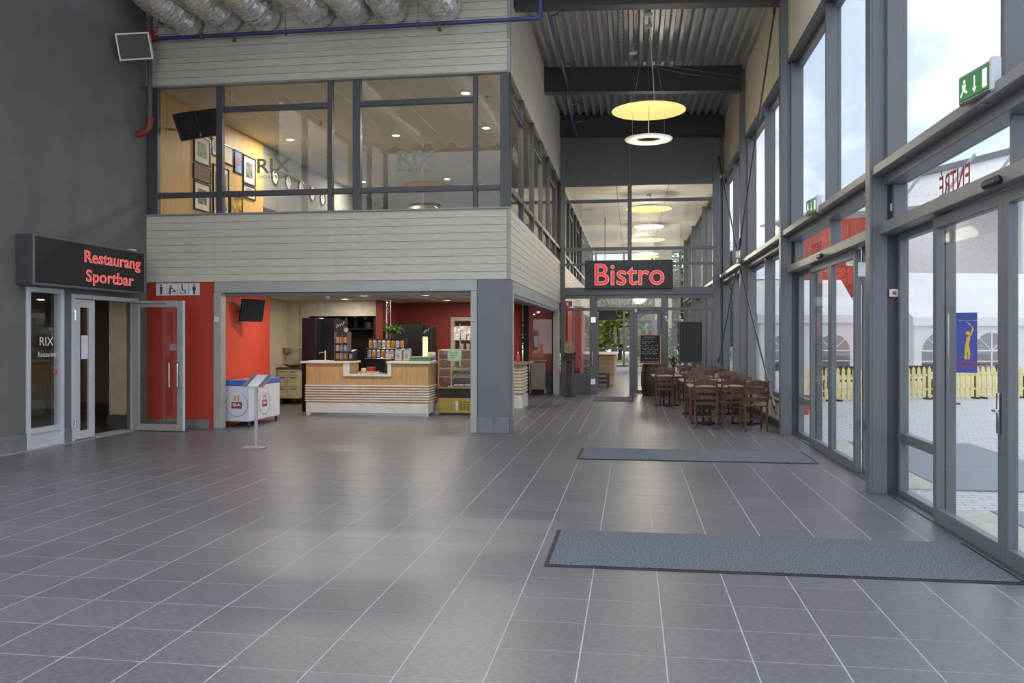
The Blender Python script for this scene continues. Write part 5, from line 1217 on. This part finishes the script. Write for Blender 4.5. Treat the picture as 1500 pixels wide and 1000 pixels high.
for k, (u, v) in enumerate(((682, 136), (712, 187), (425, 204), (580, 198), (655, 262), (532, 266))):
    d_ = F_PX*(6.26-EYE)/(HZ-v); xx = (u-750)/F_PX*d_; X_, Y_ = -SN*d_+CS*xx, CS*d_+SN*xx
    downlight(['round downlight upstairs in the top pane nearest the corner', 'round downlight upstairs behind the narrow corner pane', 'round downlight upstairs nearest the oak wall', 'round downlight upstairs over the middle of the wide pane', 'round downlight upstairs beyond the dish reflection', 'round downlight upstairs above the clock wall end'][k], X_, Y_, 6.26, 42, 'downlights in the mezzanine ceiling')
# ================================================================== MEZZANINE FURNISHING
WX = XL+.08
def pic(label, u0, v0, u1, v1, cols, fw=.03, mount=.25):
    y0, z1 = onX(u0, v0, WX); y1, _ = onX(u1, v0, WX); _, z0 = onX(u0, v1, WX)
    w_, h_ = y1-y0, z1-z0; t = thing('framed_picture', label, 'picture', (WX, (y0+y1)/2, (z0+z1)/2), 0, 'framed pictures on the oak wall')
    part(t, 'frame', frame_rect(MB(), 'y', -w_/2, w_/2, -h_/2, h_/2, fw, .001, .035), BLACK)
    part(t, 'mount', MB().box(.004, .015, -w_/2+fw, w_/2-fw, -h_/2+fw, h_/2-fw), mat('passepartout', 'd2cfc4', .7))
    if cols:
        iw, ih = (w_/2-fw)*(1-mount), (h_/2-fw)*(1-mount)
        part(t, 'print', MB().box(.015, .018, -iw, iw, -ih, ih), mat('print '+cols[0]+cols[1], cols[0], .6, 0, .3, 7, col2=cols[1]))
    return t
pic('framed green print high on the oak wall upstairs', 283, 194, 307, 236, ('2e5a40', '5c8a64'), mount=.42)
pic('narrow framed print half behind the window mullion upstairs', 309, 200, 320, 226, ('9a9a94', '55544f'))
pic('framed red and black double print upstairs', 282, 238, 307, 261, ('7c2426', '241c1c'), mount=.1)
pic('framed black and white photo low on the oak wall upstairs', 283, 263, 307, 306, ('262624', '8a8a84'), mount=.42)
pic('blank white framed sheet upstairs', 326, 210, 341, 238, None)
p_ = pic('framed blue poster with red RIX lettering upstairs', 342, 218, 354, 252, ('4a78b4', '6c96c8'), mount=.0)
link('lettering', fit_text('RIX', .36, .18, mat('poster red', 'b03030', .6), .001, bold=.02), p_, (.021, 0, .02), (R(90), R(-25), R(90)))
pic('framed black and white figure photo upstairs', 355, 225, 373, 267, ('1e1e1e', '80807a'), mount=.4)
pic('tall framed yellow and purple shirt upstairs', 311, 239, 334, 314, ('c09a2c', '4a3a64'), mount=.2)
pic('small framed twin photo upstairs', 355, 268, 373, 288, ('2a2a28', '9a9890'), mount=.3)
pic('framed yellow emblem on black upstairs', 336, 283, 354, 316, ('1c1a18', 'c8a428'), mount=.05)
mt = thing('television', 'black television on a wall arm upstairs seen from behind', 'television', (-8.20, 15.05, 5.72)); mt.rotation_euler = (R(-12), R(-16), R(38))
part(mt, 'housing', MB().bbox(-.42, .42, -.02, .03, -.27, .27, .012), BLACK); part(mt, 'back_box', MB().bbox(-.34, -.02, -.12, -.02, -.20, .24, .02), BLACK); bpy.context.view_layer.update(); iw_ = mt.matrix_world.inverted(); part(mt, 'wall_arm', MB().tube([(-.2, -.1, 0), iw_ @ Vector((-8.55, 14.95, 5.6)), iw_ @ Vector((-8.695, 14.9, 5.6))], .025, 8), ALU)
part(mt, 'screen', MB().bbox(-.40, .40, .03, .034, -.25, .25, .002), mat('dark screen', '20262a', .15)); part(mt, 'mount_rail', MB().bbox(-.06, -.03, -.05, -.02, -.25, .25, .004), ALU)
WXC = XL+.07
for k, (u, v) in enumerate(((402, 259), (422, 267), (441, 276), (457, 285), (472, 291))):
    y, z = onX(u, v, WXC)
    t = thing('wall_clock', ['first world clock beside the oak wall upstairs', 'second world clock upstairs', 'middle world clock upstairs', 'fourth world clock upstairs', 'world clock furthest from the oak wall upstairs'][k], 'clock', (WXC, y, z), 0, 'world clocks on the grey wall')
    t.rotation_euler = (0, R(90), 0)
    part(t, 'rim', MB().lathe([(.17, 0.001), (.19, .0), (.19, .03), (.17, .03)], n=24, close=True), BLACK, 40); part(t, 'dial', MB().lathe([(.001, .012), (.17, .012), (.17, .002)], n=24), mat('dial white', 'e2ded2', .5))
    part(t, 'hand', MB().box(-.12, 0, -.008, .008, .014, .018), BLACK); part(t, 'hand', MB().box(-.008, .008, 0, .08, .014, .018), BLACK)
wb_ = thing('mezzanine_bar', 'long dark bar at the far end upstairs', 'bar', (-4.2, 24, 3.2)); part(wb_, 'front', MB().bbox(-1.9, 1.4, -.3, .3, 0, 1.02, .01), mat('bar front dark', '4c4844', .5)); part(wb_, 'top', MB().bbox(-2.0, 1.5, -.4, .4, 1.02, 1.08, .01), BLACK)
# RIX lamp dish upstairs
ld_ = thing('dish_lamp', 'dark round dish lamp hanging upstairs behind the windows', 'lamp', (-4.6, 18.2, 4.45))
part(ld_, 'shade', MB().lathe([(.02, .12), (.30, .09), (.42, 0), (.40, 0), (.28, .06), (.02, .08)], n=28), BLACK, 50); part(ld_, 'cord', MB().tube([(0, 0, .1), (0, 0, 1.81)], .006, 5), mat('brass cord', 'b08a50', .4)); part(ld_, 'bulb', MB().sphere((0, 0, .03), .05, 10, 6), LENS, 50)
# small sprinklers / detectors upstairs
for k, (u, v) in enumerate(((338, 136), (714, 142), (470, 180))):
    d_ = F_PX*(6.25-EYE)/(HZ-v); xx = (u-750)/F_PX*d_
    single('ceiling_sprinkler', MB().lathe([(.02, -.07), (.045, -.06), (.015, -.04), (.015, -.015), (.04, -.01), (.04, 0)], n=12), CHROME, ['small sprinkler over the oak wall upstairs', 'small sprinkler by the corner upstairs', 'small sprinkler mid ceiling upstairs'][k], 'sprinkler', loc=(-SN*d_+CS*xx, CS*d_+SN*xx, 6.26), smooth=40)
# ================================================================== BISTRO BEYOND THE PARTITION
bb_ = thing('bistro_bar', 'pale boarded bar counter behind the open bistro door', 'bar', (-1.55, 30.0, 0))
part(bb_, 'top', MB().bbox(-.50, 1.05, -1.5, 3.0, 1.04, 1.08, .008), mat('bar top pale', 'd5cfc2', .4))
part(bb_, 'body', MB().bbox(-.45, .95, -1.3, 2.9, .0, 1.04, .008), mat('bar body', 'c9c2ae', .5))
for k in range(5): part(bb_, 'front_board', MB().bbox(.28, .96, -1.33, -1.30, .38+.13*k, .50+.13*k, .004), wood('bar board', 'c2a578', 'd6bc90', .5, (1,1,6)))
bc = make_chair.__call__() if False else None
for k, (x, y, a, lab) in enumerate(((-1.58, 26.25, 0, 'dark chair behind the hatch side partition glass near the hatch'), (-1.6, 27.80, 180, 'dark chair further behind the hatch side partition glass'), (-.98, 27.2, -90, 'dark chair just inside the open bistro door'), (-.95, 28.0, -90, 'dark chair by the bistro bar end'))):
    dup(C0, (x, y, 0), R(a), lab, 'chairs inside the bistro')
dup(T0, (-1.62, 27.0, 0), 0, 'table behind the hatch side partition glass', 'tables inside the bistro')
for k, (x, y) in enumerate(((.1, 41.5), (1.0, 42.0))):
    t = thing('white_chair', ['white frame chair by the far end windows', 'white frame chair beside the concrete pier'][k], 'chair', (x, y, 0), R(20), 'white chairs at the bistro far end')
    part(t, 'seat', MB().bbox(-.22, .22, -.22, .22, .44, .47, .006), WHITE); part(t, 'backrest', MB().bbox(-.22, .22, .2, .23, .5, .86, .006), WHITE)
    for sx_ in (-1, 1):
        for sy_ in (-1, 1): part(t, 'leg', MB().tube([(sx_*.2, sy_*.2, 0), (sx_*.2, sy_*.2, .44)], .014, 6), WHITE, 40)
t = thing('television', 'black television hung above the bistro door opening beyond', 'television', (-1.05, 33.0, 2.57)); part(t, 'housing', MB().bbox(-.42, .42, -.03, .03, -.27, .27, .01), BLACK); part(t, 'ceiling_pole', MB().tube([(0, .0, .27), (0, .0, 3.79)], .02, 6), GREYP, 40); part(t, 'screen', MB().bbox(-.40, .40, -.034, -.03, -.25, .25, .002), mat('dark screen', '20262a', .15))
t = thing('poster', 'colourful poster on the pier behind the chalkboard', 'poster', (1.45, YB1-1.21, 2.1)); part(t, 'sheet', MB().bbox(-.35, .35, -.01, 0, -.45, .45, .003), mat('poster print', '8a5a50', .6, 0, .5, 5, col2='5a7cb0')); part(t, 'rim', frame_rect(MB(), 'x', -.37, .37, -.47, .47, .02, -.02, 0), BLACK)
t = thing('fire_sign', 'small red and white fire sign on the hatch side partition glass', 'sign', (-1.84, YP-.02, 2.62)); part(t, 'plate', MB().bbox(-.10, .10, -.006, 0, -.08, .08, .002), mat('fire red', 'c03a3a', .5)); part(t, 'white_mark', MB().box(-.07, -.01, -.009, -.006, -.05, .05), WHITE)
t = thing('red_curtain', 'red cloth hanging behind the hatch side partition glass', 'curtain', (-1.60, 25.6, .55))
m_ = MB(); n_ = 24; b = 0
for i in range(n_+1):
    x = -.13+.26*i/n_; y = .012*math.sin(i*1.4)
    m_.v += [(x, y, .15 if i < 14 else .0), (x, y, 2.0), (x, y+.015, 2.0), (x, y+.015, .15 if i < 14 else .0)]
for i in range(n_):
    for k in range(4): m_.face((i*4+k, i*4+(k+1) % 4, i*4+4+(k+1) % 4, i*4+4+k))
part(t, 'cloth', m_, mat('red blind fabric', 'd8524a', .8, 0, .03, 3), 60); part(t, 'rod', MB().tube([(-.17, 0, 2.02), (.17, 0, 2.02)], .012, 8).tube([(-.16, 0, 2.02), (-.16, 0, -.55)], .012, 8), BLACK, 40)
# ================================================================== OUTSIDE
TENT = mat('white tent cloth', 'fbfbfc', .7, 0, .03, 1)
_n = TENT.node_tree; _b = _n.nodes['Principled BSDF']; _t = _n.nodes.new('ShaderNodeBsdfTranslucent'); _t.inputs[0].default_value = (.97, .97, .98, 1)
_m = _n.nodes.new('ShaderNodeMixShader'); _m.inputs[0].default_value = .35; _n.links.new(_b.outputs[0], _m.inputs[1]); _n.links.new(_t.outputs[0], _m.inputs[2])
_n.links.new(_m.outputs[0], _n.nodes['Material Output'].inputs['Surface'])
PLASTIC = glass('tent window film', (.82,.84,.86), .3, .06); TFR = mat('tent window white', 'e6e6ea', .6)
def tent(label, cx, cy, rz, w_, d_, eave, ridge, nwin):
    """party tent: long side w_ faces local -Y"""
    t = thing('party_tent', label, 'tent', (cx, cy, -.05), rz)
    hw, hd = w_/2, d_/2
    roof = MB()
    roof.v = [(-hw-.1, -hd-.1, eave), (hw+.1, -hd-.1, eave), (hw+.1, 0, ridge), (-hw-.1, 0, ridge), (-hw-.1, hd+.1, eave), (hw+.1, hd+.1, eave)]
    roof.v += [(a, b, c-.03) for a, b, c in roof.v]
    roof.f = [(0,1,2,3), (3,2,5,4), (6,9,8,7), (9,10,11,8), (0,6,7,1), (4,5,11,10), (0,3,9,6), (3,4,10,9), (1,7,8,2), (2,8,11,5)]; roof.m = [0]*10
    part(t, 'roof', roof, TENT)
    for s_ in (-1, 1):
        part(t, 'gable', MB().prism([(-hd, eave-.3), (hd, eave-.3), (hd, eave-.03), (0, ridge-.04), (-hd, eave-.03)], 'x', s_*hw-.02, s_*hw+.02), TENT)
        part(t, 'side_wall', MB().box(s_*hw-.02, s_*hw+.02, -hd, hd, 0.0, eave-.3), TENT)
    part(t, 'valance', MB().box(-hw-.1, hw+.1, -hd-.13, -hd-.10, eave-.28, eave), TENT)
    part(t, 'back_wall', MB().box(-hw, hw, hd-.02, hd+.02, 0, eave-.03), TENT)
    step = w_/nwin
    for k in range(nwin):
        c = -hw+step*(k+.5); ww = step*.36; zb, zs = .55, 1.25; pts = [(c-ww, zb), (c+ww, zb)]; arc = [(c+ww*math.cos(a), zs+ww*.95*math.sin(a)) for a in [math.pi*i/10 for i in range(11)]]
        # front wall panel with an arched hole, as a strip round the outline
        outer = [(c-step/2, 0), (c+step/2, 0), (c+step/2, eave-.05), (c-step/2, eave-.05)]
        m_ = MB()
        m_.box(c-step/2, c+step/2, -hd-.02, -hd, 0, zb); m_.box(c-step/2, c-ww, -hd-.02, -hd, zb, zs); m_.box(c+ww, c+step/2, -hd-.02, -hd, zb, zs)
        top = eave-.05
        for (a, b) in zip(arc, arc[1:]): m_.prism([(a[0], a[1]), (a[0], top), (b[0], top), (b[0], b[1])], 'y', -hd-.02, -hd)
        m_.box(c-step/2, c-ww, -hd-.02, -hd, zs, top); m_.box(c+ww, c+step/2, -hd-.02, -hd, zs, top)
        part(t, 'wall_panel', m_, TENT)
        part(t, 'window_film', MB().prism(pts+arc, 'y', -hd-.013, -hd-.007), PLASTIC)
        b_ = MB()
        b_.box(c-.02, c+.02, -hd-.03, -hd-.02, zb, zs+ww*.95); b_.box(c-ww, c+ww, -hd-.03, -hd-.02, zs-.02, zs+.02); b_.box(c-ww, c+ww, -hd-.03, -hd-.02, (zb+zs)/2-.015, (zb+zs)/2+.015)
        for a in (R(45), R(135)): b_.tube([(c, -hd-.025, zs), (c+ww*math.cos(a), -hd-.025, zs+ww*.95*math.sin(a))], .018, 4)
        for a, b in zip(arc, arc[1:]): b_.tube([(a[0], -hd-.025, a[1]), (b[0], -hd-.025, b[1])], .02, 4)
        part(t, 'window_bars', b_, TFR, kind='stuff')
    return t
tent('long white party tent with arched windows behind the yellow fence', 12.9, 32.6, R(14), 9.0, 5.0, 2.35, 4.0, 5)
tent('white party tent with a peaked roof by the red building', 5.75, 31.5, R(4), 3.2, 4.0, 2.45, 3.75, 2)
# benches inside, seen dimly through the film
for k, (x, y) in enumerate(((9.9, 31.3), (12.3, 31.9), (14.7, 32.5), (5.8, 31.5))):
    t = thing('bench_table', ['red bench table inside the long tent nearest the small tent', 'red bench table in the middle of the long tent', 'red bench table inside the long tent furthest from the small tent', 'red bench table inside the tent by the red building'][k], 'table', (x, y, -.05), R(14), 'bench tables inside the tents')
    part(t, 'top', MB().bbox(-.9, .9, -.3, .3, .70, .75, .01), mat('red bench', '9a4a44', .6))
    for s_ in (-1, 1): part(t, 'leg', MB().bbox(s_*.7-.03, s_*.7+.03, -.25, .25, 0, .70, .005), mat('bench leg', '5a5450', .6))
# yellow picket fence in sections
FY = mat('yellow painted picket', 'e2d48e', .6, 0, .08, 4, rnd=.08)
pk = MB().prism([(-.05, .06), (.05, .06), (.05, .82), (0, .90), (-.05, .82)], 'y', -.012, .012).mesh('picket', FY)
path = [(3.9, 22.5), (5.3, 23.15), (6.7, 23.75), (8.1, 24.3), (9.5, 24.75), (10.9, 25.1)]
flab = ['nearest the glass wall', 'second from the glass wall', 'in front of the small tent corner', 'just before the blue banner', 'behind the blue banner', 'furthest from the glass wall']
for k, (a, b) in enumerate(zip(path, path[1:])):
    L = math.hypot(b[0]-a[0], b[1]-a[1]); an = math.atan2(b[1]-a[1], b[0]-a[0])
    t = thing('picket_fence', 'yellow picket fence section '+flab[k], 'fence', ((a[0]+b[0])/2, (a[1]+b[1])/2, -.05), an, 'yellow fence sections on the plaza')
    for z in (.28, .66): part(t, 'rail', MB().bbox(-L/2+.02, L/2-.02, .012, .05, z-.03, z+.03, .004), FY)
    n_ = 9
    for i in range(n_): link('picket', pk, t, (-L/2+L*(i+.5)/n_, 0, 0))
    for s_ in (-1, 1): part(t, 'foot', MB().bbox(s_*L*.42-.03, s_*L*.42+.03, -.12, .18, 0.0, .05, .004).bbox(s_*L*.42-.025, s_*L*.42+.025, .05, .09, .05, .7, .004), mat('fence foot', '4a4640', .7))
# chairs stacked behind the fence read as dark clutter: a few plain benches
for k, (x, y) in enumerate(((5.9, 25.3), (8.2, 26.2))):
    t = thing('garden_bench', ['dark garden bench behind the fence near the glass wall', 'dark garden bench behind the fence near the banner'][k], 'bench', (x, y, -.05), R(18), 'benches behind the yellow fence')
    part(t, 'seat', MB().bbox(-.7, .7, -.2, .2, .42, .46, .006), mat('dark bench wood', '4a3830', .6)); part(t, 'backrest', MB().bbox(-.7, .7, .2, .23, .55, .85, .006), mat('dark bench wood', '4a3830', .6))
    for s_ in (-1, 1): part(t, 'leg', MB().bbox(s_*.6-.03, s_*.6+.03, -.2, .22, 0, .42, .004), BLACK)
# banner
bnx, bny = onX(1430, 497, 8.6)[0], 0
bn = thing('banner', 'tall blue banner with a yellow golfer standing on the plaza', 'banner', (8.35, 22.6, -.05), R(-16))
part(bn, 'cloth', MB().bbox(-.24, .24, -.01, .01, .80, 2.32, .004), mat('banner blue', '3550a0', .6, 0, .08, 3)); part(bn, 'pole', MB().tube([(-.26, .02, 0), (-.26, .02, 2.36)], .015, 6), ALU, 40); part(bn, 'base', MB().bbox(-.34, -.14, -.15, .2, 0, .03, .006), BLACK)
YG = mat('banner yellow', 'd8b23c', .6)
g = MB(); yb_ = -.016
g.tube([(-.02, yb_, 1.14), (-.01, yb_, 1.36), (.02, yb_, 1.55), (.05, yb_, 1.70)], [.035, .032, .045, .05], 6); g.tube([(.05, yb_, 1.14), (.06, yb_, 1.3), (.02, yb_, 1.5)], [.03, .03, .035], 6)
g.sphere((.03, yb_, 1.80), .05, 8, 6); g.tube([(.05, yb_, 1.70), (.11, yb_, 1.80), (.15, yb_, 1.92)], .022, 6); g.tube([(.15, yb_, 1.92), (.06, yb_, 2.04), (.0, yb_, 2.08)], .010, 5)
for i in range(len(g.v)): g.v[i] = (g.v[i][0], -.011+(g.v[i][1]+.016)*.12-.002, g.v[i][2])
part(bn, 'golfer_print', g, YG)
link('lettering', fit_text('Drottning', .34, .07, mat('banner white', 'd0d4e0', .6), .001), bn, (0, -.013, 2.13), ROT_CAM) if False else scribble(bn, -.16, .16, 2.12, -.013, .03, 77, mat('banner white', 'd0d4e0', .6))
scr = MB()
for i in range(5): scr.lathe([(.045, -.002), (.06, -.002), (.06, .002), (.045, .002)], (0, 0, 0), 14, close=True)
for i in range(5):
    for j in range(56): 
        v_ = scr.v[i*56+j]; scr.v[i*56+j] = (-.16+.08*i+v_[0]*.8, -.013+v_[2]*.4, 1.02+v_[1]*1.3)
part(bn, 'red_lettering', scr, mat('banner red', 'b04434', .6))
# terracotta pot
pt2 = thing('terracotta_pot', 'terracotta pot outside the glass by the far doors', 'pot', (3.70, 19.2, -.05)); part(pt2, 'pot', MB().lathe([(.14, 0), (.19, .36), (.21, .36), (.21, .42), (.17, .42), (.16, .38)], n=22), mat('terracotta', 'a8583c', .8), 40); part(pt2, 'soil', MB().lathe([(.001, .37), (.165, .37)], n=22), mat('soil', '3a2c22', .9))
# buildings
def building(name, label, cx, cy, rz, w_, d_, h_, m, wins, wm, roof=None):
    t = thing(name, label, 'building', (cx, cy, -.06), rz)
    part(t, 'wall', MB().box(-w_/2, w_/2, -d_/2, d_/2, 0, h_), m)
    for (a, b, c, d) in wins:
        f_ = part(t, 'window', frame_rect(MB(), 'x', a, b, c, d, .08, -d_/2-.06, -d_/2), WHITE); part(f_, 'pane', MB().box(a+.08, b-.08, -d_/2-.03, -d_/2-.01, c+.08, d-.08), wm)
    part(t, 'roof', MB().box(-w_/2-.2, w_/2+.2, -d_/2-.2, d_/2+.2, h_, h_+.25), roof or STEEL)
    return t
GL2 = mat('pale building glass', 'c6d4d4', .2, 0, .08, 2)
rb = building('red_building', 'red clad building behind the white tents', 12.1, 49.0, R(14), 5.4, 6, 8.2, mat('red cladding', 'c04838', .6, 0, .05, 1), [(-1.9, -.9, 5.4, 6.4), (.6, 1.6, 5.4, 6.4)], GL2)
wg = [(-7+2.0*i, -5.1+2.0*i, 1+2.1*j, 2.9+2.1*j) for i in range(7) for j in range(4)]
building('white_building', 'white building with a grid of pale windows behind the long tent', 22.0, 44.5, R(24), 15, 8, 9.6, mat('white facade', 'fafaf8', .7), wg, GL2)
building('low_building', 'pale hall with orange letters behind the small tent', 11.5, 60.0, R(8), 9, 6, 5.2, mat('pale facade', 'c4c0b4', .7), [(-3, -1.5, .8, 2.4), (1, 2.5, .8, 2.4)], GL2)
ol_ = thing('roof_letters', 'orange letters on a rail over the pale hall', 'lettering', (5.6, 45.0, -.05), R(8))
for k, ch in enumerate('St'): link('letter', fit_text(ch, .72, 1.1, mat('orange letter', 'e8842c', .5), .05, bold=.02), ol_, (-.9+.9*k, 0, 4.3), ROT_CAM)
part(ol_, 'rail', MB().bbox(-1.5, 1.5, .02, .08, 3.55, 3.65, .01), STEEL)
for x in (-1.3, 1.3): part(ol_, 'post', MB().bbox(x-.06, x+.06, .0, .12, 0, 3.6, .01), STEEL)
# steel canopy roof of the neighbour
cp = thing('canopy_roof', 'white canopy roof with steel struts beyond the tents', 'canopy', (14.8, 36.5, -.05), R(18))
part(cp, 'roof_sheet', MB().prism([(-8, 6.6), (8, 8.4), (8, 8.5), (-8, 6.7)], 'y', -1.5, 5), mat('canopy white', 'd9dade', .6))
for k in range(9):
    x = -7.2+1.75*k; z = 6.7+(x+8)*.1125
    part(cp, 'strut', MB().tube([(x, -1.5, z-.1), (x+1.3, -1.5, z+1.5)], .06, 6), mat('strut grey', '9a9ea6', .5), 40)
part(cp, 'edge_beam', MB().prism([(-8, 6.3), (8, 8.1), (8, 8.4), (-8, 6.6)], 'y', -1.6, -1.5), WHITE)
for x in (-6, 0, 6): part(cp, 'column', MB().tube([(x, -1.2, 0), (x, -1.2, 6.5+(x+8)*.11)], .12, 10), WHITE, 40)
# trees
BARK = wood('bark', '4c4036', '665748', .8)
def tree(label, x, y, h_, r_, m, seed, n_=4200, ls=.45):
    t = thing('tree', label, 'tree', (x, y, -.06), 0, 'trees around the building')
    part(t, 'trunk', MB().tube([(0, 0, 0), (.05, 0, h_*.3), (0, .05, h_*.7)], [.16, .12, .05], 8), BARK, 40)
    for k in range(4):
        a = k*1.6+seed; part(t, 'branch', MB().tube([(.03, 0, h_*.32), (r_*.5*math.cos(a), r_*.5*math.sin(a), h_*.62)], [.06, .02], 6), BARK, 40)
    part(t, 'foliage', leaf_cloud(n_, (0, 0, h_*.54), (r_, r_, h_*.44), ls, seed, .6), m, kind='stuff')
TL1 = mat('tree green', '6a7a3a', .6, 0, .25, 1.2); TL2 = mat('yellow green leaves', '96a04a', .6, 0, .25, 1.2)
for k, (x, y, h_, r_, m, lab) in enumerate(((-4.4, 56, 6.2, 2.0, TL1, 'green tree behind the far windows by the bistro bar'), (-.9, 62, 6.4, 2.4, TL2, 'yellow green tree behind the far windows in the open door'), (2.2, 57, 6.5, 2.2, TL1, 'green tree behind the far windows over the chalkboard'), (-8.2, 61, 8, 2.6, TL1, 'dense green tree beyond the bar end of the far windows'),
        (4.6, 47, 7, 1.4, TL1, 'slim green tree beyond the bistro glazing'), (4.6, 76, 10, 3.2, TL1, 'tall green tree furthest behind the far windows'))): tree(lab, x, y, h_, r_, m, 20+k)
struct('ground_lawn', 'green lawn beyond the far bistro windows', MB().box(-20, 6, 54, 80, -.06, -.03), mat('lawn', '8a9a5a', .9, 0, .15, 1))

for k, (x, y) in enumerate(((-3.0, 67), (.9, 68), (-7.2, 69.5))):
    t = thing('hedge_bush', ['broad green bush behind the far windows beside the yellow green tree', 'broad green bush behind the yellow green tree', 'broad green bush at the bar side end of the lawn'][k], 'bush', (x, y, -.06), 0, 'bushes on the lawn')
    part(t, 'stem', MB().tube([(0, 0, 0), (.03, 0, 1.6)], [.1, .05], 7), BARK, 40)
    part(t, 'foliage', leaf_cloud(2600, (0, 0, 2.2), (1.5, 1.3, 2.1), .42, 60+k, .6), TL1, kind='stuff')
